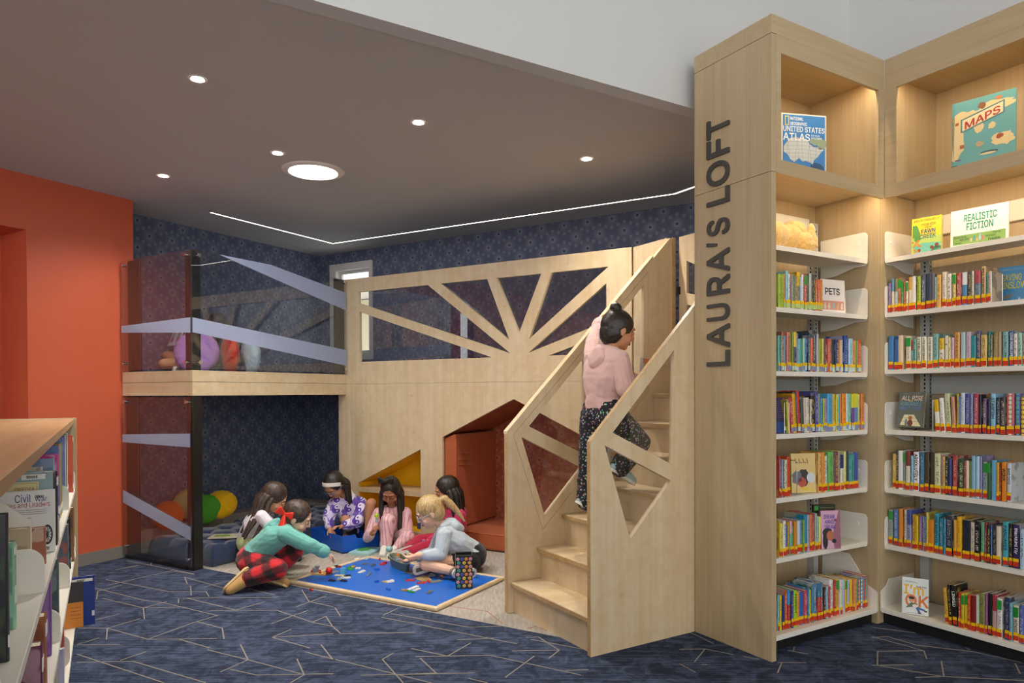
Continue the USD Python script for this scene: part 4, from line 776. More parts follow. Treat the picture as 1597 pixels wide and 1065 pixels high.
faceout('dark grey novel with a lit window on its cover, leaning on a wire easel', (2.331, 4.032, 1.162), -52, 12, w, h, .026, '6c7068', [
    ('window_print', Polygon([(-.055, .012), (.060, .006), (.018, .075), (-.035, .075)]), 'e6dcae', 1), ('bars_print', unary_union([LineString([(-.046, .055), (.03, .055)]).buffer(.0009), LineString([(-.05, .034), (.045, .034)]).buffer(.0009), LineString([(-.01, .075), (-.006, .01)]).buffer(.0008)]), '8a8a70', 2),
    ('figure_print', blob(.0, .025, .014, .020, 14, .1, 2), '7a4038', 3), ('head_print', blob(.0, .055, .011, .012), 'b0694a', 4), ('shade_print', blob(-.022, .028, .007, .022), '70828a', 3),
    ('lettering', words('LESLIE CONNOR', 0, h - .017, .009, .10, centre=True, bold=False), '9a958a', 2), ('lettering', words('ALL RISE', 0.0, h - .052, .027, .115, centre=True, slant=.12), 'e6d6c0', 2), ('lettering', words('for the', -.006, h - .060, .008, .024, centre=True), 'e0b840', 3),
    ('lettering', words('HONORABLE', -.006, h - .084, .024, .118, centre=True, slant=.1), '6fa0b4', 2), ('lettering', words('PERRY T. COOK', -.008, h - .108, .018, .120, centre=True, slant=.1), '5f88c4', 2)])
t = stand('book_easel', 'black wire easel under the dark grey novel on the fourth shelf', 'easel', (2.331, 4.032, 1.1505), -52)
part(t, 'wire', [tube([(-.055, .05, .10), (-.045, .015, .008), (-.045, -.012, .006), (-.03, -.016, .002), (-.02, -.010, .008), (.02, -.010, .008), (.03, -.016, .002), (.045, -.012, .006), (.045, .015, .008), (.055, .05, .10)], .0018, 6), tube([(-.055, .05, .10), (0, .09, .0025), (.055, .05, .10)], .0018, 6)], M['black_metal'])
w, h = .132, .205
faceout('pale novel with orange and yellow lettering and a lounging boy, on the base shelf', (2.303, 3.926, .0965), -33.4, 8, w, h, .014, 'dde3e0', [
    ('lettering', words('I\u2019m', -.008, h - .092, .052, .10, centre=True), 'efb42c', 2), ('lettering', words('OK', .008, h - .158, .062, .116, centre=True), 'e2742a', 2), ('caption', words('Patti Kim', .030, h - .051, .008, .05, centre=True), '3a3a3a', 2),
    ('caption', [words('a novel for all ages and readers', -.050, h - .020, .004, .062, bold=False), words('of every kind', -.050, h - .027, .004, .05, bold=False)][:0] or [flat(sbox(-.05, h - .021, .0, h - .019), 1), flat(sbox(-.05, h - .026, .015, h - .024), 1)], '8a8a8a', 2),
    ('jacket_print', Polygon([(-.048, .034), (-.02, .068), (.012, .062), (.006, .042), (-.018, .042)]), '5f6a50', 3), ('shirt_print', blob(.0, .050, .014, .009), 'ece6d8', 4), ('face_print', blob(-.018, .082, .014, .013), 'd9a07a', 4), ('hair_print', blob(-.018, .093, .015, .008), '1f1c1c', 5), ('jeans_print', Polygon([(.004, .05), (.05, .034), (.046, .026), (.02, .032), (.026, .016), (.016, .014), (.004, .036)]), '3f6aa8', 3),
    ('shoe_print', unary_union([blob(.022, .013, .009, .004), blob(.052, .026, .008, .004)]), '5a3f30', 4), ('shade_print', blob(0, .008, .05, .004), 'b8c4c0', 1)])
w, h = .135, .186
faceout('black and white husky cover with red lettering, right end of the fifth shelf', (2.695, 3.672, .8035), -50, 3, w, h, .02, 'b6bcc0', [
    ('dog_print', unary_union([blob(0, .105, .03, .035), Polygon([(-.028, .125), (-.02, .155), (-.008, .135)]), Polygon([(.028, .125), (.02, .155), (.008, .135)]), blob(0, .04, .04, .045)]), '26282c', 1), ('muzzle_print', unary_union([blob(0, .092, .018, .026), blob(0, .035, .022, .035)]), 'e8e8e6', 2), ('nose_print', unary_union([blob(0, .098, .006, .005), blob(-.012, .118, .003, .003), blob(.012, .118, .003, .003)]), '1a1a1c', 3), ('tongue_print', blob(0, .078, .006, .008), 'c05060', 3),
    ('lettering', words('BAD DOG', 0, h - .03, .022, .11, centre=True), 'b02a34', 3), ('lettering', words('SCHOOL', 0, .055, .020, .10, centre=True), 'b02a34', 3)])
# the case behind the tower
t = stand('genre_sign', 'white PETS sign with a pink animal strip, on the second shelf behind the tower', 'sign', (1.898, 4.053, 1.8345), 24, 3)
w, h = .188, .203
part(t, 'card', cbx(-w / 2, w / 2, 0, .0012, 0, h, .0003), hexm('efe9e2'))
part(t, 'holder', [cbx(-w / 2 - .002, w / 2 + .004, .0015, .004, 0, h + .002, .0005), cbx(w / 2, w / 2 + .004, -.002, .0014, 0, h + .002, .0005)], hexm('cfc4b4'))
part(t, 'lettering', words('PETS', -.005, h - .088, .038, .118, centre=True), hexm('3a3634'))
part(t, 'banner', flat(sbox(-w / 2 + .004, .025, w / 2 - .010, .078), 1), hexm('dd9a86'))
for k, (x, c) in enumerate([(-.07, 'd9d2c0'), (-.038, 'e0d8c8'), (.0, '9cc4d4'), (.036, 'd8c090'), (.066, 'e6e0d6')]):
    part(t, 'animal_print', [flat(blob(x, .042, .009, .014, 12, .12, k), 2), flat(blob(x + .002, .060, .007, .008, 10, .12, k + 4), 3)], hexm(c))
w, h = .150, .223
faceout('golden cover with a glossy painted bird, turned outwards on the fifth shelf', (1.650, 3.885, .8055), 10, 3, w, h, .018, 'dfc27c', [
    ('title_print', words('The Explorer', -.002, h - .060, .020, .105, centre=True, slant=.2) if False else flat(unary_union([LineString([(-.05 + .012 * k, h - .03 - .02 * (k % 2)), (-.045 + .012 * k, h - .055)]).buffer(.0022) for k in range(7)]), 1), '8a4a34', 2),
    ('bird_print', blob(.0, .09, .035, .045, 18, .25, 3), '3a3034', 1), ('wing_print', blob(-.045, .085, .03, .04, 16, .25, 5), '6a727c', 2), ('breast_print', blob(-.01, .06, .025, .028, 14, .2, 6), 'b8503c', 2), ('egg_print', blob(.045, .085, .026, .03), 'd4d8dc', 3), ('flower_print', unary_union([blob(R.uniform(-.05, .06), R.uniform(.01, .03), .007, .006, 8, .2, k) for k in range(10)]), 'e0c030', 2)])
w, h = .118, .217
faceout('purple and pink novel with a girl in profile, behind a bookend on the sixth shelf', (1.815, 3.908, .4815), 7, 3, w, h, .022, '9a5f74', [
    ('glow_print', Polygon([(-w / 2, 0), (.02, 0), (.01, .08), (.05, h), (-w / 2, h)]), 'd0a4bc', 1), ('hair_print', blob(-.02, .085, .03, .035, 18, .1, 2).union(blob(-.035, .045, .016, .045)), '241c22', 2), ('face_print', blob(-.005, .075, .022, .028, 18, .05, 3), 'b8694a', 3), ('braid_print', blob(.018, .045, .014, .012), '241c22', 4), ('ball_print', blob(.03, .162, .008, .008), '8a3a2a', 2),
    ('lettering', [words('DREAM,', -.006, h - .045, .022, .070, 3, centre=True), words('ANNIE,', -.003, h - .074, .022, .064, 3, centre=True), words('DREAM', -.006, h - .103, .022, .066, 3, centre=True)], '54429a', 3)])
faceout('dark green hardcover lying behind the purple novel on the sixth shelf', (1.80, 3.96, .4815), 9, 0, .135, .245, .02, '2c3420', [('genre_sticker', sbox(-.064, .212, -.04, .238), '2f9a3c', 1), ('title_print', sbox(-.03, .221, .05, .2225).union(sbox(-.03, .226, .06, .230)), '6a6040', 1)])
faceout('purple and navy back cover with a barcode, first on the fourth shelf behind the tower', (1.498, 3.78, 1.1505), 26, 8, .135, .195, .018, '3f3560', [('lower_print', sbox(-.07, 0, .07, .06), '2a4a8c', 1), ('blurb_print', unary_union([sbox(-.05, z, .045 + .01 * math.sin(z * 900), z + .003) for z in np.arange(.085, .175, .011)]), '6a5a84', 2), ('barcode', sbox(.0, .014, .05, .036), 'eceae4', 2)])
def bookend(lab, x, y, z, yaw, tall=.19, deep=.12):
    t = stand('bookend', lab, 'bookend', (x, y, z), yaw)
    part(t, 'loop', tube([(0, 0, .004), (0, 0, tall - .012), (0, .01, tall), (0, deep - .01, tall), (0, deep, tall - .012), (0, deep, .004)], .0022, 6), M['chrome'])
    part(t, 'foot', cbx(-.001, .06, 0, deep, 0, .0014, .0003), M['grey_steel'])
bookend('chrome wire bookend at the left of the leaning books on the fourth right shelf', *to_world('T', (4.03, 2.125, 1.1505)), FR['T'] - 90)
bookend('chrome wire bookend beside the yellow-spined books on the right base shelf', *to_world('T', (4.01, 2.048, .0965)), FR['T'] - 90)
bookend('chrome wire bookend before the brown-paged book on the second right shelf', *to_world('T', (4.02, 1.825, 1.8445)), FR['T'] - 90, .17)
bookend('chrome wire bookend in front of the golden cover on the fifth shelf', *to_world('T', (3.31, 2.475, .8055)), FR['T'], .19, .05)
bookend('chrome wire bookend in front of the purple novel on the sixth shelf', *to_world('T', (3.555, 2.45, .4815)), FR['T'], .17, .06)
bookend('chrome wire bookend in front of the purple and navy back cover', *to_world('T', (3.205, 2.445, 1.1505)), FR['T'], .18, .03)
faceout('black-covered book leaning behind the bookend on the second right shelf', (2.665, 3.815, 1.8445), -58, 4, .11, .165, .02, '2a241e', [('title_print', sbox(-.03, .10, .02, .112), '8a7a50', 1)])

# the plush dog lying on the top shelf
g = G(); p = g.obj(); f = g.noise(g.scaled(p, (1, 1, 1.6)), 150.0, 4, 0.7); ff = g.noise(p, 30.0, 3, 0.6)
c = g.mix(g.ramp(g.math('multiply_add', f, .5, g.math('multiply', ff, .5)), (.36, (0, 0, 0)), (.62, (1, 1, 1))), lin('c99a4c'), lin('ecc983'))
M['plush'] = g.build('plush', g.bsdf(base_color=c, roughness=.95, sheen_weight=.5, specular_ior_level=.1, normal=g.bump(g.math('multiply_add', f, .5, ff), .7, .012)))
def sculpt(parts_, edge=.008, it=8):
    m = m3.Manifold.batch_boolean(parts_, m3.OpType.Add)
    t = to_tm(m.refine_to_length(edge)); t = trimesh.Trimesh(t.vertices, t.faces, process=True)
    trimesh.smoothing.filter_taubin(t, iterations=it); return t
def eb(c, r, n=24): return m3.Manifold.sphere(1.0, n).scale(tuple(map(float, np.broadcast_to(r, 3)))).translate(tuple(map(float, c)))
t = thing('plush_dog', 'golden plush dog lying with its back turned on the top shelf', 'toy', 'T', (3.36, 2.56, 2.167))
q = lambda x, y, z: (x + .03, y, 2.172 + z)
part(t, 'body', sculpt([eb(q(3.06, 2.57, .095), (.095, .085, .093)), eb(q(3.20, 2.575, .085), (.11, .078, .083)), eb(q(3.34, 2.58, .082), (.10, .078, .081)), eb(q(3.045, 2.50, .04), (.07, .05, .038)), eb(q(3.00, 2.50, .055), (.05, .04, .05)), eb(q(3.42, 2.50, .035), (.065, .04, .034)), eb(q(3.40, 2.52, .06), (.06, .05, .055))]), M['plush'], smooth=True)
part(t, 'head', sculpt([eb(q(3.41, 2.60, .135), (.085, .075, .062)), eb(q(3.47, 2.60, .115), (.06, .06, .05)), eb(q(3.50, 2.575, .09), (.04, .045, .035))]), M['plush'], smooth=True)
part(t, 'ear', sculpt([eb(q(3.505, 2.545, .125), (.032, .018, .058)).rotate((0, 0, 0)), eb(q(3.52, 2.54, .085), (.030, .017, .038))]), M['plush'], smooth=True)
part(t, 'tail', sculpt([tube([q(2.99, 2.53, .10), q(2.975, 2.51, .14), q(2.985, 2.50, .17)], [.028, .024, .015], 14)]), M['plush'], smooth=True)
# ---------------------------------------------------------------- the low bookcase at the left edge (frame T: the shelves open towards +x)
t = thing('low_bookcase', 'low wood-topped bookcase with white steel shelves at the left edge', 'bookcase', 'T', (-.45, 3.0, 0))
part(t, 'top', cbx(-.78, -.150, .62, 4.808, 1.206, 1.237, .0015), M['bookcase_top'])
part(t, 'end_panel', cbx(-.79, -.138, 4.81, 4.838, 0, 1.242, .0015), M['oak'])
part(t, 'centre_panel', bx(-.475, -.465, .62, 4.81, .05, 1.204), M['white_steel'])
part(t, 'kick_plate', bx(-.76, -.20, .64, 4.80, 0, .05), M['kick_black'])
part(t, 'base_deck', cbx(-.462, -.146, .62, 4.806, .062, .088, .002), M['white_steel'])
BAY = [.66, 1.38, 2.33, 3.10, 3.93, 4.795]
POS = ['nearest', 'second', 'third', 'fourth', 'farthest']
def lbr(z, y, h=.15, x1=-.146):
    p = Polygon([(-.462, z - .01), (x1, z - .01), (x1, z + h), (-.30, z + h), (-.462, z + h)])
    p = p.buffer(-.045).buffer(.045, 10)
    return ext(p, 'xz', y - .002, y + .002)
for k in range(5):
    y0, y1 = BAY[k], BAY[k + 1]
    for z, nm in ((.80, 'upper'), (.425, 'lower')):
        s = thing('low_shelf', f'white steel {nm} shelf in the {POS[k]} bay of the low bookcase', 'shelf', 'T', (-.3, (y0 + y1) / 2, z))
        part(s, 'deck', cbx(-.462, -.147, y0 + .003, y1 - .003, z, z + .026, .002), M['white_steel'])
        part(s, 'end_bracket', lbr(z, y1 - .005), M['white_steel'])
        part(s, 'end_bracket', lbr(z, y0 + .005), M['white_steel'])
t = thing('base_bracket', 'white rounded bracket on the base shelf of the low bookcase, farther one', 'bracket', 'T', (-.3, 3.86, .088))
part(t, 'plate', lbr(.0985, 3.86), M['white_steel']); part(t, 'foot', bx(-.45, -.2, 3.862, 3.90, .0884, .09), M['white_steel'])
t = thing('base_bracket', 'white rounded bracket on the base shelf of the low bookcase, nearer one', 'bracket', 'T', (-.3, 3.08, .088))
part(t, 'plate', lbr(.0985, 3.08), M['white_steel']); part(t, 'foot', bx(-.45, -.2, 3.082, 3.12, .088, .09), M['white_steel'])
t = thing('slant_divider', 'white divider with a sloping top edge before the pale cannon cover', 'divider', 'T', (-.33, 2.60, .826))
part(t, 'plate', ext([(-.46, .827), (-.195, .827), (-.195, .985), (-.26, 1.045), (-.46, 1.08)], 'xz', 2.598, 2.602), M['white_steel']); part(t, 'foot', bx(-.45, -.3, 2.602, 2.67, .8265, .8285), M['white_steel'])

LZ = {'u': .8262, 'l': .4512, 'b': .0882}
def lbook(lab, sh, y, w, h, d, c1, c2, x=-.165, stick=((.03, .055, 'label_white'),), title=None, lean=0, **kw):
    o = to_world('T', (x, y, LZ[sh] + (abs(math.sin(math.radians(lean))) * w / 2 if lean else .0004)))
    return put_book('reference_book', lab, o, FR['T'] + 90, w, h, d, c1, c2, stickers=stick, title=title, group='reference books in the low bookcase', lean=lean, **kw)
lbook('dark night-scene cover with a blue spine, nearest book on the upper shelf', 'u', 1.766, .022, .307, .26, '20242e', '4a5a3a', -.172, marks=.8)
lbook('grey book with a pale spine label just behind the dark night-scene book', 'u', 1.83, .03, .29, .24, '8a8a86', '5a5a58', -.180, ((.19, .25, 'label_white'),))
lbook('mint green book with a black printed edge, left of the big white bracket', 'u', 2.01, .035, .205, .245, '8fc4a4', '2a3030', -.182, ((.175, .195, 'label_white'), (.06, .10, 'label_white')))
lbook('tan book with worn page edges behind the big white bracket', 'u', 2.42, .04, .17, .22, 'b8a88c', '8a6a4a', -.185, ())
lbook('brown pictorial book leaning below the cannon cover', 'u', 2.72, .03, .12, .2, '9a5a44', 'd8ccb8', -.165, ())
# the pale cannon cover and the volumes behind it
wx, yy, h = .205, 2.905, .217
t = faceout('white cover with a cannon wheel, facing out of the low bookcase', to_world('T', (-.150 - wx / 2, yy, .827)), FR['T'], 0, wx, h, .03, 'e6e6e4', [
    ('lettering', words('Civil', -.012, h - .037, .026, .046, 2, False), '2f4a86', 2), ('lettering', words('War', .045, h - .036, .016, .035, 2, False), '2f4a86', 2), ('lettering', words('Battles and Leaders', -.06, h - .055, .017, .148, 2, False), 'b04a52', 2),
    ('caption', unary_union([sbox(-.06, z, .08 - .3 * abs(z - h + .075), z + .002) for z in (h - .066, h - .073, h - .080)]), '8a8a8a', 1), ('caption', unary_union([sbox(-.015, z, .035, z + .002) for z in (h - .094, h - .106, h - .118)]), 'b8707a', 1),
    ('barcode', unary_union([sbox(.045 + .003 * k, h - .024, .0468 + .003 * k, h - .015) for k in range(9)] + [sbox(.062 + .003 * k, .008, .0638 + .003 * k, .020) for k in range(8)]), '4a4a4a', 3),
    ('wheel_print', unary_union([blob(.080, .062, .016, .035, 24).difference(blob(.080, .062, .011, .027, 24))] + [LineString([(.080, .062), (.080 + .013 * math.cos(a), .062 + .030 * math.sin(a))]).buffer(.0011) for a in np.arange(0, 6.28, .524)]), '2c2e2c', 1),
    ('barrel_print', unary_union([LineString([(.035, .062), (.08, .063)]).buffer(.004), LineString([(.03, .045), (.045, .08)]).buffer(.004), Point(.035, .066).buffer(.009)]), '3a3c38', 2)])
t = faceout('pale blue-grey encyclopedia volume behind the cannon cover', to_world('T', (-.160 - .11, 2.960, .827)), FR['T'], 0, .22, .277, .05, '8fa6ae', [
    ('plate', sbox(-.08, .205, .070, .244), 'd8d09a', 1), ('plate_border', sbox(-.076, .209, .066, .240).difference(sbox(-.0745, .2105, .0645, .2385)), 'a09048', 2), ('lettering', words('OPEDIA', .0, .211, .014, .058, 2, False), 'a05a3a', 2), ('label', sbox(.02, .252, .09, .27), 'e2e2de', 1), ('barcode', unary_union([sbox(.035 + .003 * k, .256, .0368 + .003 * k, .266) for k in range(11)]), '3a3a3a', 2)])
lbook('dark photo-covered volume with a white spine label, right of the encyclopedia', 'u', 3.045, .05, .270, .25, '30282a', '7a4a3a', -.148, ((.22, .25, 'label_white'),))
lbook('blue-grey volume between the dark volume and the magenta spine', 'u', 3.27, .04, .30, .24, '8a9ebc', '4a5a88', -.168)
lbook('magenta and blue book with pale lettering in the fourth bay', 'u', 3.50, .045, .30, .24, '4a5fa0', 'e8e0ea', -.166, ((.05, .08, 'label_white'),), c3='c8388c', cut=.6)
lbook('white-edged thin book lying flat across the encyclopedia tops', 'u', 3.15, .02, .28, .24, 'd8d4c8', '2a2a2a', -.20, ())
for k, (y, c) in enumerate([(3.62, '5a7ab0'), (3.70, 'c9a23c'), (3.77, 'b08a4a'), (3.84, '6a9a8a')]):
    lbook(f'{("blue picture", "golden", "tan", "sage green")[k]} volume seen above the encyclopedias in the fourth bay', 'u', y, .045, .33, .24, c, '2f4a90', -.168)
for k, (y, c) in enumerate([(4.02, '3f5fa8'), (4.12, '4a68b0'), (4.22, '3a58a0'), (4.33, 'c8c89a'), (4.43, '2f3f6a'), (4.53, 'd8dcd8')]):
    lbook(f'{("cobalt", "mottled blue", "royal blue", "pale straw", "indigo", "off-white")[k]} volume high in the farthest bay of the low bookcase', 'u', y, .06, .34, .24, c, 'c8d0e0', -.172)
lbook('orange spine near the end panel, on the upper shelf of the low bookcase', 'u', 4.645, .05, .32, .24, 'c8522a', 'a03a20', -.150, ((.29, .31, 'label_white'), (.02, .05, 'label_white')))
lbook('brown framed black book on the lower shelf by the end panel', 'l', 4.55, .05, .30, .24, '8a6038', '2a2c30', -.145, ((.05, .08, 'label_white'),))
lbook('slim black book on the lower shelf beside the brown framed one', 'l', 4.36, .03, .27, .24, '26282c', '8a8a8a', -.155)
lbook('blue-grey book with a red band standing on the lower shelf, farthest bay', 'l', 4.1, .05, .28, .24, '5a6470', 'd0583a', -.155)
lbook('charcoal book with a spine label on the lower shelf, fourth bay', 'l', 3.16, .05, .30, .24, '4a565e', 'a8b0b0', -.152, ((.05, .09, 'label_white'),))
lbook('violet book on the lower shelf of the third bay', 'l', 2.95, .04, .30, .24, '7a4a9a', 'b898c8', -.165, ())
lbook('sage book beside the violet one on the lower shelf', 'l', 3.02, .03, .31, .24, '9aa890', '6a785f', -.168, ())
lbook('reddish brown picture book on the lower shelf, third bay', 'l', 2.62, .06, .235, .22, 'a8623c', '5a3a2a', -.160, ((.17, .21, 'label_white'),))
lbook('maroon book with a white pasted label, low in the third bay', 'l', 2.47, .05, .19, .22, '6a2848', 'c8a8b8', -.160, ((.11, .15, 'label_white'),))
lbook('mustard marbled book on the base shelf, third bay', 'b', 2.62, .045, .30, .24, 'b89a4a', '7a6428', -.175, ((.22, .26, 'label_white'),))
lbook('navy book with a red triangle on the base shelf', 'b', 2.48, .04, .24, .24, '3a5a90', 'b83a34', -.19, ())
lbook('deep blue book at the foot of the second bay', 'b', 2.30, .04, .19, .24, '2c3f94', '5a6ab8', -.17, ())
lbook('clear-jacketed beige book on the base shelf, fourth bay', 'b', 3.42, .05, .20, .22, 'b8aca0', '8a7a6a', -.17, ())
lbook('pale lilac thin book at the shelf front, fourth bay base', 'b', 3.56, .03, .19, .2, 'b0b4d0', '8a90b8', -.155, ())
lbook('red-spined book on the base shelf near the farther bracket', 'b', 3.80, .03, .30, .24, 'b84a3a', '7a2a20', -.165, ())
wx = .17
faceout('navy blue book jutting out beyond the base shelf by the end panel', to_world('T', (-.135, 4.52, .0885)), FR['T'], 0, wx, .275, .02, '223a86', [('label', sbox(-.05, .245, .075, .262), 'e0e0dc', 1), ('barcode', unary_union([sbox(-.0 + .004 * k, .249, .0025 + .004 * k, .259) for k in range(9)]), '3a3a3a', 2), ('label', sbox(.07, .05, .083, .078), 'e0e0dc', 1)])
faceout('orange-bottomed black book behind the jutting navy book', to_world('T', (-.185, 4.50, .0885)), FR['T'], 0, .16, .25, .016, '3a3a3c', [('lower_print', sbox(-.08, 0, .08, .14), 'd8842a', 1), ('caption', unary_union([sbox(.02, z, .07, z + .003) for z in (.05, .07, .09, .11)]), '9a5a20', 2)])
# ---------------------------------------------------------------- the floor's woven lines, cushions, toys and small things
LINES = [[(3239,4730),(3133,4544)],[(3239,4730),(3186,4131)],[(3139,4365),(3337,4344)],[(3110,4474),(2963,4256)],[(2909,5184),(2946,4482),(3070,4244),(3011,4133)],[(2839,5019),(3308,4990),(3326,4743)],[(3118,5401),(3283,5394)],[(2900,4255),(3228,3707)],[(2912,4220),(2904,3721),(3119,3703)],[(2817,3856),(3030,3496),(2975,3112),(2981,2951)],[(2743,5260),(2740,4432),(2770,4285),(2776,3737)],[(2629,4726),(2639,4282),(2798,4276)],[(2639,4282),(2510,4062)],[(2639,4282),(2763,4087)],[(2707,4925),(2596,4740)],[(2707,4925),(2885,4937)],[(2483,4677),(2278,4335)],[(2266,4315),(2495,4300)],[(2275,4300),(2253,4263)],[(2222,4250),(2305,4097),(2505,4095)],[(2305,4097),(2196,3914)],[(2305,4097),(2312,3713),(2512,3383)],[(2312,3713),(2639,3741),(2780,3728)],[(2639,3741),(2639,3503),(2527,3341)],[(2399,3552),(2399,3286)],[(2070,3976),(2191,3975)],[(2066,3969),(2185,3761)],[(1993,3829),(1999,3086)],[(1933,3714),(2082,3470),(2098,2911)],[(2058,3543),(2195,3540)],[(2375,3280),(2389,2969),(2397,2570)],[(2515,3186),(2389,2969),(2214,2959)],[(2261,2943),(2280,2770),(2477,2453)],[(2522,2756),(2397,2570),(2298,2556)],[(2678,3124),(2825,3132)],[(2678,3124),(2665,2813)],[(2678,3124),(2893,2864)],[(2835,3314),(3023,3315),(3126,3312)],[(2977,3121),(3094,3125),(2984,2963)],[(3430,3695),(3262,3448),(3258,3224)],[(3140,3435),(3407,3440)],[(3269,4065),(3256,3771)],[(2733,2799),(2612,2595),(2614,2795)],[(2874,4265),(2819,4183)],[(3251,3203),(3139,3046)],[(2977,2947),(2914,2828),(3137,2469)],[(3287,2832),(3436,2840)],[(3252,2814),(3271,1869)],[(3334,2806),(3364,2248),(3478,2085)],[(3161,2189),(3284,2022)],[(2930,2329),(2939,2096),(3158,2095)],[(2851,2239),(3058,1903),(3061,1388)],[(2846,2204),(2732,2017),(2620,2177)],[(2835,2372),(2737,2365),(2562,2086)],[(2616,2580),(2628,1969)],[(2529,2323),(2827,1853)],[(2759,1845),(2760,1736)],[(2855,1695),(3162,1700)],[(3166,1839),(3301,1623),(3168,1619)],[(3301,1623),(3424,1815),(3384,1870)],[(3368,1831),(3377,1512)],[(3075,1473),(3143,1382)],[(3912,1086),(3805,929)],[(3629,1066),(3699,949),(3495,950)],[(3699,949),(3695,797)],[(3691,750),(3696,666)],[(3435,1009),(3370,913)],[(3477,910),(3491,887)],[(3701,561),(3560,559)],[(3698,578),(3762,454)],[(3894,563),(3896,461)],[(3971,538),(3899,533)],[(4348,181),(4245,-67),(4122,-78)],[(4117,144),(4245,-67)],[(4522,188),(4532,-31)],[(4117,145),(3903,139)],[(3890,162),(4000,-17)],[(3903,139),(3904,-139),(4038,-473)],[(4123,-142),(3908,-145),(3828,-26)],[(4316,-18),(4356,-297),(4300,-503)],[(4405,-264),(4384,-278)],[(4270,-464),(4130,-468)],[(4327,180),(4390,107),(4322,-29)],[(3326,5618),(3332,4750)],[(3334,5303),(3408,5409)],[(3105,5401),(3292,5378)]]
GREY_LINES = [[(3638,2581),(3664,2302),(3516,2102)],[(3463,2949),(3508,2918),(3547,2969)],[(3516,1932),(3575,1911),(3535,1816)],[(3865,2608),(3830,2558)]]
def lines_mesh(ls, w):
    g_ = unary_union([LineString([(-b / 1000, a / 1000) for a, b in s]).buffer(w, cap_style=2, join_style=2) for s in ls]); return ext(g_, 'xy', .0002, .0014)
part(fl, 'woven_line', lines_mesh(LINES, .0036), M['carpet_line'], kind='stuff')
part(fl, 'woven_line', lines_mesh(GREY_LINES, .003), M['carpet_line_orange'], kind='stuff')

cloth('cushion_orange', 'e0641c', 'd85c18'); cloth('cushion_yellow', 'ecb80e', 'e2ac08'); cloth('cushion_green', '4f9a2c', '468e26'); cloth('cushion_beige', 'c9b878', 'bfae70'); cloth('cushion_lilac', 'b58acb', 'ad80c4'); cloth('cushion_red', 'd8402c', 'ce3824'); cloth('cushion_ice', 'b9cfd8', 'c4d8e0')
cloth('navy_velvet', '2a3a5c', '223250', 500.0, .85, .6); cloth('rust_vinyl', 'b5623c', 'a95834', 300.0, .5, .1); cloth('bolster_cloth', 'a09a84', '98927c')
def round_cushion(lab, mat, c, rad, th, axis, frame='L', roll=0.0, seed=0):
    """A round floor cushion: a puffed disc with a gathered rim; AXIS is the direction its faces look."""
    n, k = 48, 14
    a = np.linspace(0, 2 * math.pi, n, endpoint=False); vs, fs = [], []
    prof = [(rad * math.sin(t) ** .62 if 0 < t < math.pi else 0.0, th / 2 * math.cos(t)) for t in np.linspace(0, math.pi, k)]
    m = trimesh.creation.revolve(prof, sections=n); v = np.array(m.vertices)
    r_ = np.hypot(v[:, 0], v[:, 1]); an = np.arctan2(v[:, 1], v[:, 0])
    edge = np.clip((r_ / rad - .55) / .45, 0, 1)
    v[:, 2] *= 1 + .16 * edge * np.sin(an * 17 + seed) + .10 * edge * np.sin(an * 29 + 2 * seed)
    s_ = 1 + .02 * edge * np.sin(an * 17 + seed); v[:, 0] *= s_; v[:, 1] *= s_
    v += (meshkit.fbm(v * 9, 3, seed) - .5)[:, None] * .02 * np.array(m.vertex_normals)
    m.vertices = v; m.apply_transform(trimesh.geometry.align_vectors([0, 0, 1], nrm(V(*axis)))); m.apply_translation(c)
    t = thing('floor_cushion' if 'floor' in lab else 'round_cushion', lab, 'cushion', frame, c)
    part(t, 'cover', m, M[mat], smooth=True)
    q = nrm(V(*axis)); e = np.cross(q, V(0, 0, 1)); e = nrm(e if np.linalg.norm(e) > .1 else V(1, 0, 0)); w = np.cross(q, e)
    part(t, 'piping', tube([V(*c) + rad * 1.0 * (e * math.cos(b) + w * math.sin(b)) for b in np.linspace(0, 2 * math.pi, 41)], .004, 6), M[mat], smooth=True)
    return t
round_cushion('round orange cushion leaning on the wall behind the lower acrylic screen', 'cushion_orange', (-5.89, 3.872, .268), .130, .11, (.75, -.6, .25), seed=1)
round_cushion('round beige cushion between the orange and green ones', 'cushion_beige', (-6.03, 4.19, .32), .145, .10, (.8, -.6, .2), seed=2)
round_cushion('round green cushion half hidden by the black post', 'cushion_green', (-5.765, 4.17, .292), .135, .07, (.6, -.7, .25), seed=3)
round_cushion('round mustard yellow cushion propped on the navy mattress', 'cushion_yellow', (-5.734, 4.310, .318), .150, .125, (.52, -.55, .62), seed=4)
round_cushion('round lilac cushion on the loft in front of the reading person', 'cushion_lilac', (-5.65, 4.011, 1.764), .190, .13, (.73, -.67, .10), seed=5)
round_cushion('round red cushion on the loft between the lilac and ice blue ones', 'cushion_red', (-5.50, 4.25, 1.747), .178, .105, (.32, .95, .04), seed=6)
round_cushion('round ice blue cushion on the loft, nearest the sunburst panel', 'cushion_ice', (-5.36, 4.37, 1.747), .178, .105, (.32, .95, .04), seed=7)

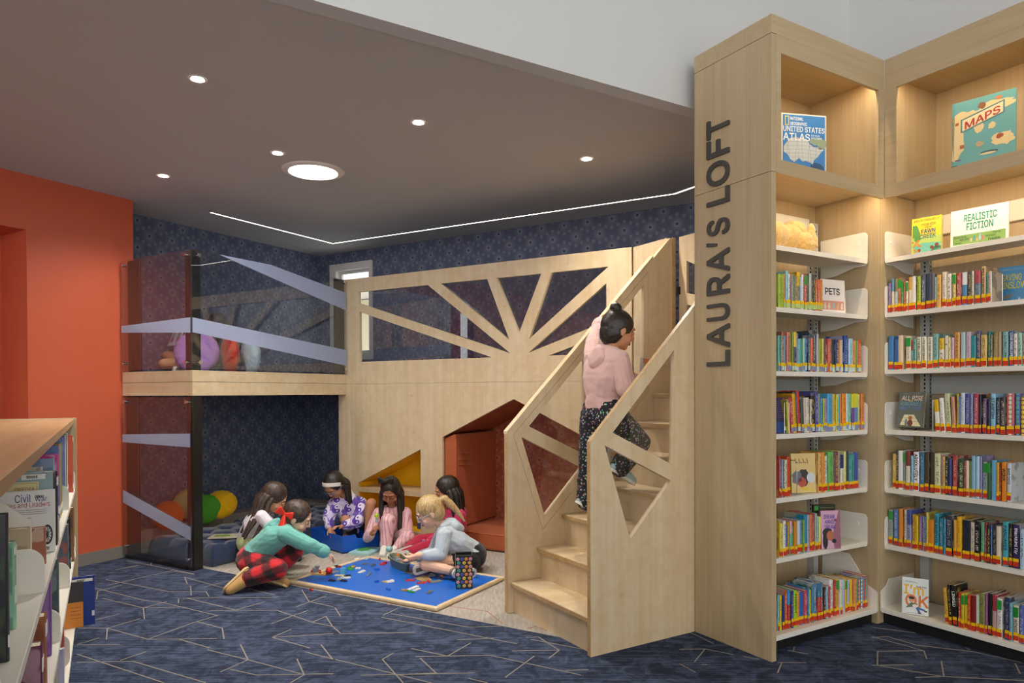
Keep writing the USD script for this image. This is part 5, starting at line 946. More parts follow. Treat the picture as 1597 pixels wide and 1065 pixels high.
# the tufted mattress: two pads side by side
def pad(lab, x0, x1, y0, y1, z1, seed):
    nx, ny = 61, 81
    X, Y = np.meshgrid(np.linspace(0, 1, nx), np.linspace(0, 1, ny), indexing='ij')
    px, py = x0 + (x1 - x0) * X, y0 + (y1 - y0) * Y
    ex, ey = np.minimum(px - x0, x1 - px), np.minimum(py - y0, y1 - py)
    rise = np.clip(np.minimum(ex, ey) / .06, 0, 1); rise = np.sqrt(1 - (1 - rise) ** 2)
    gx, gy = .22, .20
    cx, cy = np.abs((px / gx) % 1 - .5) * gx, np.abs((py / gy) % 1 - .5) * gy
    d = np.hypot(cx, cy); dimple = .045 * np.exp(-(d / .05) ** 2) + .012 * (np.exp(-(cx / .02) ** 2) + np.exp(-(cy / .02) ** 2))
    z = .045 + (z1 - .045) * rise - dimple * rise + .012 * (meshkit.fbm(np.stack([px, py, 0 * px], -1) * 8, 2, seed) - .5)
    bot = np.full_like(z, .003)
    v = np.concatenate([np.stack([px, py, z], -1).reshape(-1, 3), np.stack([px, py, bot], -1).reshape(-1, 3)])
    I = np.arange(nx * ny).reshape(nx, ny); q = np.stack([I[:-1, :-1], I[1:, :-1], I[1:, 1:], I[:-1, 1:]], -1).reshape(-1, 4); N = nx * ny
    fs = [q, q[:, ::-1] + N]
    for ring in (I[0, :], I[-1, ::-1], I[::-1, 0], I[:, -1]): fs.append(np.stack([ring[:-1], ring[1:], ring[1:] + N, ring[:-1] + N], -1))
    f4 = np.vstack(fs); m = trimesh.Trimesh(v, np.vstack([f4[:, [0, 1, 2]], f4[:, [0, 2, 3]]]), process=False)
    t = thing('floor_mattress', lab, 'mattress', 'L', ((x0 + x1) / 2, (y0 + y1) / 2, 0))
    part(t, 'cover', m, M['navy_velvet'], smooth=True)
    bs = [(bx_, by_) for bx_ in np.arange(math.ceil(x0 / gx - .5) + .5, x1 / gx, 1) * gx for by_ in np.arange(math.ceil(y0 / gy - .5) + .5, y1 / gy, 1) * gy if x0 + .08 < bx_ < x1 - .08 and y0 + .08 < by_ < y1 - .08]
    for bx_, by_ in bs: part(t, 'tuft_button', ell((bx_, by_, z1 - .052), (.011, .011, .006)), M['navy_velvet'], smooth=True)
pad('tufted navy mattress nearest the lower acrylic screen', -5.66, -4.80, 3.53, 4.40, .165, 1)
pad('tufted navy mattress deeper under the loft', -5.74, -4.86, 4.42, 5.50, .165, 2)
def booklet(name, lab, c, yaw, w, h, th, mat, inner=None, frame='L', lift=0.0):
    t = stand(name, lab, 'magazine', to_world(frame, c), FR[frame] + yaw)
    part(t, 'cover', cbx(-w / 2, w / 2, -h / 2, h / 2, 0, th, .0006), hexm(mat))
    part(t, 'cover_print', [ext(blob(-w * .1, h * .05, w * .28, h * .3, 14, .2, 3), 'xy', th, th + .0004)], hexm(inner or 'b8a06a'))
    return t
booklet('magazine', 'small open magazine with a green page, lying on the navy mattress', (-5.02, 3.82, .172), 35, .24, .17, .006, 'cfc6b0', '7f9a4a')
booklet('magazine', 'white dog-eared booklet on the front of the navy mattress', (-4.92, 4.02, .172), 15, .22, .12, .006, 'd9d2c6', 'b8b0a4')
t = thing('bolster', 'beige bolster lying at the back of the alcove', 'bolster', 'L', (-5.72, 5.52, 0))
part(t, 'cover', rbx(-5.92, -5.48, 5.44, 5.60, .002, .125, .045, 4), M['bolster_cloth'], smooth=40); part(t, 'end_seam', tube([(-5.478, 5.52 + .05 * math.cos(a), .063 + .045 * math.sin(a)) for a in np.linspace(0, 6.283, 17)], .003, 6), M['bolster_cloth'])
# the nook's upholstery
t = thing('nook_cushion', 'rust seat cushion on the floor of the house-shaped nook', 'cushion', 'L', (-2.9, 5.4, 0))
part(t, 'seat', rbx(-3.650, -2.184, 5.075, 5.78, .006, .152, .022, 3), M['rust_vinyl'], smooth=40); part(t, 'welt', tube([(-3.63, 5.078, .145), (-2.2, 5.078, .145)], .004, 6), M['rust_vinyl'])
t = thing('nook_cushion', 'tall rust back cushion against the left side of the nook', 'cushion', 'L', (-3.6, 5.4, .153))
bp = Polygon([(-3.652, .156), (-3.652, .962), (-3.648, .968), (-3.53, 1.018), (-3.53, .156)]).buffer(-.02).buffer(.02, 4)
part(t, 'pad', ext(bp, 'xz', 5.10, 5.775), M['rust_vinyl'], smooth=35)
part(t, 'wrinkle', [tube([(-3.527, 5.14, z), (-3.523, 5.22 + .03 * k, z - .012), (-3.53, 5.30 + .03 * k, z - .02)], .006, 6) for k, z in enumerate((.84, .78, .73))], M['rust_vinyl'], smooth=True)
t = stand('cubby_book', 'dark blue book standing in the lower part of the yellow cubby', 'book', to_world('L', (-4.02, 5.2, .0905)), FR['L'])
part(t, 'cover', cbx(-.035, .035, 0, .012, 0, .15, .001), hexm('34508a')); part(t, 'pages', bx(-.032, .034, .0122, .018, .002, .148), M['paper'])

# the play board
t = thing('play_board', 'blue play board with a rounded wood border on the grey carpet', 'board', 'L', (-3.23, 3.92, 0))
X0_, X1_, Y0_, Y1_ = -3.905, -2.575, 3.492, 4.345
part(t, 'panel', bx(X0_ + .03, X1_ - .03, Y0_ + .03, Y1_ - .03, .002, .022), hexm('1763c4', .35))
for a in ((X0_, X1_, Y0_, Y0_ + .035), (X0_, X1_, Y1_ - .035, Y1_), (X0_, X0_ + .035, Y0_ + .0355, Y1_ - .0355), (X1_ - .035, X1_, Y0_ + .0355, Y1_ - .0355)):
    part(t, 'border', rbx(*a, .0005, .030, .012, 3), M['maple_flat'], smooth=40)
BZ = .0222
# the blue bin
g_ = V(.53, .15); ub = g_ / np.hypot(*g_)
def binp(s, d, z): return (-(4.215 + s * ub[0] - d * -.272 * 0 - d * .272), 4.375 + s * ub[1] + d * .962, z)
t = stand('toy_bin', 'blue open toy bin with scooped edges behind the play board', 'bin', to_world('L', (-4.215, 4.372, 0)), FR['L'] + 180 - 15.8)
W_, D_, Hb = .55, .38, .150      # local x runs to the left along its long side, y towards the viewer
def wall_(L_, notch):
    return sbox(0, .012, L_, Hb).difference(Polygon([(notch - .055, Hb + .01), (notch - .04, Hb - .03), (notch - .02, Hb - .04), (notch + .02, Hb - .04), (notch + .04, Hb - .03), (notch + .055, Hb + .01)]))
part(t, 'long_side', ext(wall_(W_, W_ * .5).buffer(-.004).buffer(.004), 'xz', -.008, 0), hexm('1458c0', .3)); part(t, 'long_side', ext(wall_(W_, W_ * .5).buffer(-.004).buffer(.004), 'xz', -D_, -D_ + .008), hexm('1458c0', .3))
part(t, 'short_side', ext(Polygon([(-y, z) for y, z in wall_(D_ - .018, D_ * .45).buffer(-.004).buffer(.004).exterior.coords]), 'yz', 0, .008).apply_translation((0, -.009, 0)), hexm('1458c0', .3))
part(t, 'short_side', ext(Polygon([(-y, z) for y, z in wall_(D_ - .018, D_ * .45).buffer(-.004).buffer(.004).exterior.coords]), 'yz', W_ - .008, W_).apply_translation((0, -.009, 0)), hexm('1458c0', .3))
part(t, 'base', bx(.002, W_ - .002, -D_ + .002, -.002, .010, .018), hexm('1458c0', .3))
for a in (.05, W_ - .05):
    for b in (-.05, -D_ + .05): part(t, 'caster', cyl((a, b, 0), (a, b, .0105), .018, 14), hexm('0f3f94'))
booklet('picture_book', 'picture book with a green and pale blue cover, on the carpet beside the bin', (-4.085, 4.52, .0005), 14, .20, .25, .022, '9cc4c8', '4f9a3c')

# the dotted box
t = stand('card_box', 'tall black box printed with coloured dots, standing on the play board', 'box', to_world('L', (-2.70, 3.985, BZ)), 8)
part(t, 'body', [cbx(-.057, .057, -.05, -.0485, 0, .235, .0005), cbx(-.057, .057, .0485, .05, 0, .235, .0005), cbx(-.057, -.0555, -.0485, .0485, 0, .235, .0005), cbx(.0555, .057, -.0485, .0485, 0, .235, .0005), cbx(-.056, .056, -.0485, .0485, 0, .002, .0005)], hexm('1c1c1e', .35))
DC = ['3fa08c', 'd98a3c', '3f4fa8', 'e0c050', 'd99aa8', '3fa08c', 'e0a04a', '3f50b0', 'd8c45a']
rd = random.Random(5)
for i in range(8):
    for j in range(3 + (i % 2)):
        x = -.037 + j * .037 if i % 2 == 0 else -.044 + j * .0293
        zz = .022 + i * .0265; col = DC[(i * 4 + j * 3 + i // 2) % len(DC)]
        part(t, 'dot', flat(Point(x, zz).buffer(.0118, 6), 1).apply_translation((0, -.05, 0)), hexm(col))
        part(t, 'dot_mark', flat(unary_union([Point(x - .004, zz + .003).buffer(.0013, 3), Point(x + .004, zz + .003).buffer(.0013, 3), LineString([(x - .005, zz - .003), (x, zz - .006), (x + .005, zz - .003)]).buffer(.0008)]), 2).apply_translation((0, -.05, 0)), hexm('2a2a30'))
part(t, 'rim', [bx(-.058, .058, -.051, -.048, .230, .236), bx(-.058, .058, .048, .051, .230, .236), bx(-.058, -.055, -.048, .048, .230, .236), bx(.055, .058, -.048, .048, .230, .236)], hexm('4a463e'))

# the oval tub of bricks
a_, b_ = V(-3.60, 4.305), V(-3.29, 4.10)
c_ = (a_ + b_) / 2; yw = math.degrees(math.atan2(b_[1] - a_[1], b_[0] - a_[0]))
t = stand('brick_tub', 'grey-green boat-shaped tub holding loose bricks on the play board', 'tub', to_world('L', (*c_, BZ)), FR['L'] + yw)
outer = Polygon([(.20 * math.cos(q) * (1 if abs(math.cos(q)) < .9 else 1), .062 * math.sin(q) * (1 - .15 * math.cos(q))) for q in np.linspace(0, 2 * math.pi, 33)[:-1]])
def loft(p0, p1, z0, z1):
    A, B = np.array(p0.exterior.coords)[:-1], np.array(p1.exterior.coords)[:-1]; n = len(A)
    return A, B, n
def shell_(scale0, scale1, z0, z1, th):
    A = np.array(outer.exterior.coords)[:-1]; n = len(A)
    rings = [np.c_[A * scale0, np.full(n, z0)], np.c_[A * scale1, np.full(n, z1)], np.c_[A * (scale1 - th), np.full(n, z1)], np.c_[A * (scale0 - th), np.full(n, z0 + .004)]]
    v = np.vstack(rings + [[[0, 0, z0]], [[0, 0, z0 + .004]]]); f = []
    for k in range(3):
        for i in range(n): f += [[k * n + i, k * n + (i + 1) % n, (k + 1) * n + (i + 1) % n], [k * n + i, (k + 1) * n + (i + 1) % n, (k + 1) * n + i]]
    for i in range(n): f += [[4 * n, (i + 1) % n, i], [4 * n + 1, 3 * n + i, 3 * n + (i + 1) % n]]
    return trimesh.Trimesh(v, f, process=False)
part(t, 'hull', shell_(.82, 1.0, 0, .066, .05), hexm('5f6d5c', .4), smooth=35); part(t, 'rim_line', ext(Polygon(np.array(outer.exterior.coords) * 1.025).difference(Polygon(np.array(outer.exterior.coords) * .955)), 'xy', .0662, .0692), hexm('8a9a80', .4))

def brick(lab, x, y, z, nx, ny, hgt, yaw, col, frame='L', name='toy_brick', u=.016, tilt=0, grp=None):
    t = stand(name, lab, 'toy brick', to_world(frame, (x, y, z)), FR[frame] + yaw, tilt, grp)
    part(t, 'block', cbx(-nx * u / 2, nx * u / 2, -ny * u / 2, ny * u / 2, 0, hgt, .0006), hexm(col, .3))
    part(t, 'studs', [cyl(((i - (nx - 1) / 2) * u, (j - (ny - 1) / 2) * u, hgt), ((i - (nx - 1) / 2) * u, (j - (ny - 1) / 2) * u, hgt + .0034), .0048, 8) for i in range(nx) for j in range(ny)], hexm(col, .3))
    return t
CT = to_world('L', (*c_, 0)); dv = to_world('L', V(*(b_ - a_), 0)); dv = dv[:2] / np.hypot(*dv[:2])
for k, (s_, w_, col, nm) in enumerate([(-.09, .01, 'e0822a', 'orange brick upright at the left end of the tub'), (-.02, -.012, '8fb8d8', 'pale blue brick in the tub'), (.05, .014, 'c8281e', 'red brick heaped in the tub'), (.08, -.010, 'e8c81e', 'yellow brick heaped in the tub'), (.02, .012, '26282c', 'black brick in the tub'), (.12, .006, '3a60b0', 'blue brick at the right end of the tub'), (-.05, -.008, '9a9a96', 'grey brick in the tub')]):
    q = CT[:2] + dv * s_ + V(-dv[1], dv[0]) * w_
    t = stand('toy_brick', nm, 'toy brick', (q[0], q[1], BZ + .006 + .002 * k), 20 * k + 7, 0)
    hh = .075 if 'upright' in nm else .05
    part(t, 'block', cbx(-.014, .014, -.014, .014, 0, hh, .0006), hexm(col, .3)); part(t, 'studs', [cyl((i * .008, j * .008, hh), (i * .008, j * .008, hh + .0034), .0048, 8) for i in (-1, 1) for j in (-1, 1)], hexm(col, .3))
PIECES = [(np.float64(-3.86),np.float64(3.866),'7c8288',4,5),(np.float64(-3.62),np.float64(3.646),'26282c',2,4),(np.float64(-3.773),np.float64(3.827),'8a9096',3,6),(np.float64(-3.88),np.float64(3.956),'2a2c30',2,2),(np.float64(-3.865),np.float64(3.964),'b8282a',2,3),(np.float64(-3.666),np.float64(3.774),'dcc894',2,6),(np.float64(-3.597),np.float64(3.703),'9aa0a4',3,4),(np.float64(-3.541),np.float64(3.682),'26282c',2,4),(np.float64(-3.592),np.float64(3.742),'c8ccd0',3,4),(np.float64(-3.619),np.float64(3.8),'2a2c30',2,4),(np.float64(-3.559),np.float64(3.752),'d8dadc',2,2),(np.float64(-3.745),np.float64(3.965),'3f9a3a',3,6),(np.float64(-3.766),np.float64(4.019),'d8b02a',2,3),(np.float64(-3.909),np.float64(4.222),'e8e4d8',2,3),(np.float64(-3.697),np.float64(4.002),'e6e6e2',2,3),(np.float64(-3.906),np.float64(4.263),'9aa4ae',2,4),(np.float64(-3.598),np.float64(3.925),'e4e4e0',2,3),(np.float64(-3.595),np.float64(3.946),'d8d8d4',2,2),(np.float64(-3.744),np.float64(4.13),'6a6e72',2,4),(np.float64(-3.853),np.float64(4.264),'b8c4d0',3,3),(np.float64(-3.502),np.float64(3.907),'7a7e84',1,8),(np.float64(-3.658),np.float64(4.131),'6a6e72',2,2),(np.float64(-3.543),np.float64(4.042),'2f70c8',1,3),(np.float64(-3.321),np.float64(3.787),'2f70c8',1,3),(np.float64(-3.735),np.float64(4.297),'c02a2a',1,2),(np.float64(-3.614),np.float64(4.191),'c4202a',3,3),(np.float64(-3.618),np.float64(4.226),'c4202a',2,2),(np.float64(-3.256),np.float64(3.806),'b8a87a',2,4),(np.float64(-3.114),np.float64(3.67),'2f70c8',1,3),(np.float64(-3.236),np.float64(3.83),'e4e2da',3,4),(np.float64(-3.23),np.float64(3.847),'d8d6ce',2,2),(np.float64(-3.0),np.float64(3.702),'b8904a',1,3),(np.float64(-3.258),np.float64(4.09),'6a6a62',3,5),(np.float64(-3.128),np.float64(3.926),'c8281e',2,5),(np.float64(-2.944),np.float64(3.702),'3a9a3a',1,5),(np.float64(-3.218),np.float64(4.065),'7a7a72',2,3),(np.float64(-2.987),np.float64(3.781),'eceae6',2,8),(np.float64(-2.939),np.float64(3.76),'e6e4e0',2,5),(np.float64(-3.097),np.float64(3.996),'b8a070',4,4),(np.float64(-3.015),np.float64(3.915),'c8281e',2,5),(np.float64(-3.057),np.float64(4.004),'b39a6a',6,8),(np.float64(-3.084),np.float64(4.048),'7a6a50',3,5),(np.float64(-3.002),np.float64(3.974),'c8281e',1,6),(np.float64(-2.828),np.float64(3.759),'77776f',2,4),(np.float64(-3.071),np.float64(4.101),'8a9098',2,4),(np.float64(-3.083),np.float64(4.131),'aab2b8',2,3),(np.float64(-2.945),np.float64(3.993),'8a8a86',3,6),(np.float64(-2.984),np.float64(4.117),'e0902a',1,2)]
rd = random.Random(11)
CN = {}
for k, (x, y, col, nx, ny) in enumerate(PIECES):
    side = 'left' if x < -3.55 else 'right' if x > -2.95 else 'middle'
    dep = 'front' if y < 3.75 else 'back' if y > 4.05 else 'centre'
    tn = tone(col)
    big = 'long' if ny >= 2.5 * nx else 'broad' if nx * ny > 12 else 'small'
    kk = (big, tn, side, dep); CN[kk] = CN.get(kk, 0) + 1
    lab = f'{big} {tn} brick plate at the {dep} {side} of the play board' + ('' if CN[kk] == 1 else f', {ordinal(CN[kk])} such from left')
    brick(lab, x, y, BZ + .0002 * (k % 3), nx, ny, .0062 if nx * ny > 4 else .011, rd.uniform(0, 180), col, name='toy_plate', u=.0135)
# ---------------------------------------------------------------- the children
JOINTS = {      # millimetres: x, y, z of every joint
    'teal': '-1912,5020,170 -1742,5020,329 -1641,5030,402 -1581,5050,473 -1621,4910,375 -1462,4930,292 -1366,5000,224 -1284,5060,148 -1674,5160,343 -1558,5220,218 -1680,5100,169 -1568,5060,149 -1881,4950,164 -1670,4860,135 -1865,4790,87 -1926,4740,30 -1938,5090,148 -1608,5040,225 -1738,4950,70 -1599,4920,30',
    'hidden': '-2157,5620,167 -2107,5600,313 -2027,5600,423 -1950,5620,535 -2001,5480,397 -1889,5450,290 -1768,5550,217 -1720,5600,207 -2120,5740,367 -2007,5800,252 -1884,5720,193 -1825,5700,175 -2086,5540,148 -1678,5420,153 -1834,5280,101 -1716,5250,64 -2168,5720,130 -1782,5700,132 -1815,5500,125 -1713,5450,85',
    'purple': '-1449,6510,95 -1497,6410,268 -1542,6330,424 -1615,6230,550 -1626,6290,372 -1664,6210,258 -1626,6110,174 -1577,6050,129 -1420,6390,355 -1413,6250,209 -1523,6130,192 -1570,6070,204 -1500,6470,80 -1531,6280,221 -1556,6450,50 -1556,6350,30 -1374,6470,80 -1280,6230,380 -1321,6250,86 -1307,6130,54',
    'pink': '-1101,6320,95 -1092,6240,221 -1086,6180,359 -1086,6120,512 -1200,6170,298 -1276,6060,108 -1215,5930,168 -1187,5900,230 -968,6200,298 -925,6100,98 -1014,5950,52 -1041,5880,35 -1147,6280,80 -1080,5980,270 -1101,5940,55 -1100,5840,30 -1029,6280,80 -918,5980,123 -985,5940,50 -1034,5900,30',
    'magenta': '-515,6010,95 -501,5990,239 -527,5970,389 -569,5950,539 -542,6080,314 -657,6070,127 -732,5930,95 -769,5870,80 -447,5870,333 -520,5810,147 -672,5790,108 -735,5770,96 -543,6070,80 -819,6000,85 -896,5830,50 -959,5810,30 -510,5940,80 -732,5750,84 -894,5670,50 -972,5690,30',
    'blond': '-306,5320,125 -430,5260,234 -533,5220,370 -632,5200,481 -536,5340,307 -614,5320,142 -772,5180,127 -846,5100,118 -509,5120,322 -532,5060,193 -703,5030,191 -786,5020,175 -321,5400,110 -651,5460,90 -637,5180,80 -732,5100,69 -320,5220,110 -641,5060,117 -408,4980,80 -306,5060,60',
    'reader': '-2969,6550,1686 -2928,6570,1810 -2880,6590,1905 -2831,6610,2031 -2926,6710,1870 -3117,6710,1757 -3170,6610,1783 -3188,6570,1812 -2866,6460,1846 -2999,6430,1723 -3098,6510,1764 -3150,6530,1803 -3031,6630,1683 -3288,6570,1744 -3070,6410,1631 -3085,6330,1617 -2957,6470,1664 -3215,6350,1660 -3109,6530,1636 -3216,6650,1628',
    'climber': '566,4175,1270 558,4171,1465 593,4191,1629 658,4230,1761 638,4078,1565 670,4005,1394 744,4165,1440 776,4253,1497 510,4281,1587 531,4457,1699 596,4635,1837 620,4684,1898 602,4104,1218 765,4200,1073 648,4154,922 743,4210,852 518,4228,1222 485,4220,923 453,4224,710 529,4270,646',
}
JN = 'pelvis chest neck head shR elR wrR haR shL elL wrL haL hipR knR anR toR hipL knL anL toL'.split()
def sp(p, r, n=14): return m3.Manifold.sphere(float(r), n).translate(tuple(map(float, p)))
def hullm(*s): return m3.Manifold.batch_hull(list(s))
def bone(p, q, r, s, n=14): return hullm(sp(p, r, n), sp(q, s, n))
def U(ms): return m3.Manifold.batch_boolean(list(ms), m3.OpType.Add)
def finish_mesh(m, edge, it=6, wrinkle=0.0, seed=0, freq=16.0):
    t = to_tm(m.refine_to_length(edge)); was = np.array(t.vertices)
    trimesh.smoothing.filter_taubin(t, iterations=it)
    now = np.array(t.vertices); far_ = np.linalg.norm(now - was, axis=1) > .007; now[far_] = was[far_]
    t = trimesh.Trimesh(now, t.faces, process=False)
    if wrinkle:
        v = np.array(t.vertices); d = meshkit.fbm(v * freq, 3, seed) - .5
        r = np.abs(meshkit.noise(v * [freq * .8, freq * .8, freq * 2.2], seed + 5) - .5) * 2
        t = trimesh.Trimesh(v + np.array(t.vertex_normals) * (d * 1.3 + (r - .5) * .6)[:, None] * wrinkle, t.faces, process=False)
    return t

def skinmat(name, c, blush):
    g = G(); p = g.obj(); n = g.noise(p, 25.0, 2, .5)
    M[name] = g.build(name, g.bsdf(base_color=g.mix(g.math('multiply', n, .5), lin(c), lin(blush)), roughness=.5, subsurface_weight=.12, subsurface_scale=.006, specular_ior_level=.35))
skinmat('skin_light', 'e8bfa2', 'dba285'); skinmat('skin_mid', 'd8a582', 'c98d6c'); skinmat('skin_tan', 'c48c68', 'b57a58'); skinmat('skin_brown', 'b07c5c', 'a06a4c')
def hairmat(name, a, b):
    g = G(); p = g.obj(); n = g.noise(g.scaled(p, (120, 120, 12)), 1.0, 3, .6)
    M[name] = g.build(name, g.bsdf(base_color=g.mix(g.ramp(n, (.35, (0, 0, 0)), (.68, (1, 1, 1))), lin(a), lin(b)), roughness=.42, specular_ior_level=.5, normal=g.bump(n, .5, .004)))
hairmat('hair_black', '15110f', '33291f'); hairmat('hair_brown', '2a1f1a', '57453a'); hairmat('hair_blond', '9c7a4c', 'd9bd88')
cloth('teal_fleece', '6cb2a8', '78beb2'); cloth('white_knit', 'ddd3de', 'efe9f0'); cloth('green_leggings', 'bcca8e', 'c8d49c'); cloth('magenta_knit', 'bc2a5a', 'cc3566'); cloth('heather_grey', 'a9b6c2', 'c6d0d8', 300.0)
cloth('black_cotton', '1c1c1f', '26262a'); cloth('pink_fleece', 'cfa7a0', 'dab4ad'); cloth('suede', 'b88f58', 'caa26a'); cloth('white_fleece', 'e4ddd0', 'efe9de'); cloth('crimson', 'a8203f', 'b82c4a'); cloth('denim', '4c5a72', '5a6a84')
plain('shoe_white', 'd9d5cc', .5); plain('shoe_grey', '6a655c', .7); plain('sole_tan', 'd2b684', .8); plain('sole_white', 'e6e2d8', .6); plain('lips', 'b5695c', .5); plain('eye_white', 'ece8e2', .3); plain('eye_dark', '1d1512', .3); plain('brow', '33251d', .8)
plain('red_ribbon', 'e23a26', .5); plain('frame_pale', 'a9bccf', .25); plain('frame_blue', '6a8ab0', .25); plain('shoe_mint', '9fc4c4', .5)
# plaid, stripes, rings and speckles
g = G(); p = g.obj(); s_ = g('separate_xyz', vector=g.scaled(p, (1, 1, 1), rot=(0.4, 0.5, 0.3)))
def band(ax, k): return g.ramp(g.math('fraction', g.math('multiply', s_ + '.' + ax, k)), (.0, (0, 0, 0)), (.12, (1, 1, 1)), (.45, (1, 1, 1)), (.58, (0, 0, 0)), (1.0, (0, 0, 0)))
t_ = g.math('multiply_add', band('x', 8.5), .5, g.math('multiply', band('z', 8.5), .5))
M['red_plaid'] = g.build('red_plaid', g.bsdf(base_color=g.ramp(t_, (.0, lin('c42028')), (.5, lin('5e151b')), (1.0, lin('1c1416'))), roughness=.9, sheen_weight=.2))
g = G(); p = g.obj(); s_ = g('separate_xyz', vector=g.scaled(p, (1, 1, 1), rot=(0.15, 0.1, 0.5)))
st = g.math('sine', g.math('multiply', s_ + '.x', 230.0))
M['pink_satin'] = g.build('pink_satin', g.bsdf(base_color=g.mix(g.ramp(st, (.55, (0, 0, 0)), (.8, (1, 1, 1))), lin('e2b4b8'), lin('c2848e')), roughness=.38, sheen_weight=.3, normal=g.bump(g.noise(p, 26.0, 2, .5), .35, .01)))
g = G(); p = g.obj(); s_ = g('separate_xyz', vector=p)
q = g.vec('subtract', g.vec('fraction', g('combine_xyz', 'vector', x=g.math('multiply', s_ + '.x', 10.5), y=g.math('multiply', s_ + '.z', 10.5), z=0.0)), (.5, .5, 0))
qs = g('separate_xyz', vector=q)
def disc(cx, cy, r): return g.math('less_than', g.vec('length', g.vec('subtract', q, (cx, cy, 0)), out='value'), r)
v = g.math('multiply', g.math('maximum', g.math('greater_than', qs + '.x', 0.0), disc(0, .2, .2)), g.math('subtract', 1.0, disc(0, -.2, .2)))
v = g.math('maximum', g.math('multiply', v, g.math('subtract', 1.0, disc(0, .2, .07))), disc(0, -.2, .07))
wash = g.ramp(g.noise(p, 14.0, 2, .5), (.46, lin('6a50a8')), (.52, lin('cdbfe0')))
c = g.mix(disc(0, 0, .42), wash, g.mix(v, lin('53389a'), lin('e2d9ee')))
M['ring_fleece'] = g.build('ring_fleece', g.bsdf(base_color=c, roughness=.95, sheen_weight=.3))
g = G(); p = g.obj(); vo = g('voronoi_texture', vector=p, scale=62.0, randomness=1.0)
hsvc = g('hsv', 'color', hue=.5, saturation=.75, value=.6, fac=1.0, color=vo + '.color')
M['speckled_cotton'] = g.build('speckled_cotton', g.bsdf(base_color=g.mix(g.ramp(vo + '.distance', (.0, (1, 1, 1)), (.3, (1, 1, 1)), (.38, (0, 0, 0))), lin('1d2024'), hsvc), roughness=.9))

def hand(wr, tip, palm_n, curl=.5, s=1.0, left=False):
    """Palm, four unequal fingers bent about the knuckles and a thumb from the side of the palm: a list of Manifolds."""
    d = nrm(tip - wr); n = nrm(palm_n - d * (palm_n @ d)); w = np.cross(d, n) * (1 if left else -1)    # w: towards the thumb
    L, W = .066 * s, .027 * s
    k0, k1 = wr + d * L + w * W * .8, wr + d * L * .94 - w * W * .9
    out = [hullm(sp(wr, .019 * s, 10), sp(wr + d * .02 * s + w * .016 * s, .012 * s, 10), sp(wr + d * .02 * s - w * .014 * s, .011 * s, 10), sp(k0, .009 * s, 10), sp(k1, .0085 * s, 10))]
    for i, (fr, ln) in enumerate(((0, .052), (.33, .058), (.66, .054), (1.0, .043))):
        p = k0 + (k1 - k0) * fr; a = curl * .55; e = nrm(d + w * (.10 - .16 * fr))
        for j, (seg, r0, r1) in enumerate(((.42, .0076, .0070), (.32, .0070, .0064), (.26, .0064, .0056))):
            dd = e * math.cos(a) + n * math.sin(a); q = p + dd * ln * s * seg
            out.append(bone(p, q, r0 * s, r1 * s, 8)); p = q; a += curl * .62
    p = wr + d * .018 * s + w * .020 * s; a = nrm(d * .75 + w * .62 + n * (.15 + .3 * curl)); q = p + a * .030 * s; b = nrm(d * .9 + w * .1 + n * (.25 + .5 * curl))
    out += [bone(p, q, .0095 * s, .0078 * s, 8), bone(q, q + b * .026 * s, .0078 * s, .0062 * s, 8)]
    return out

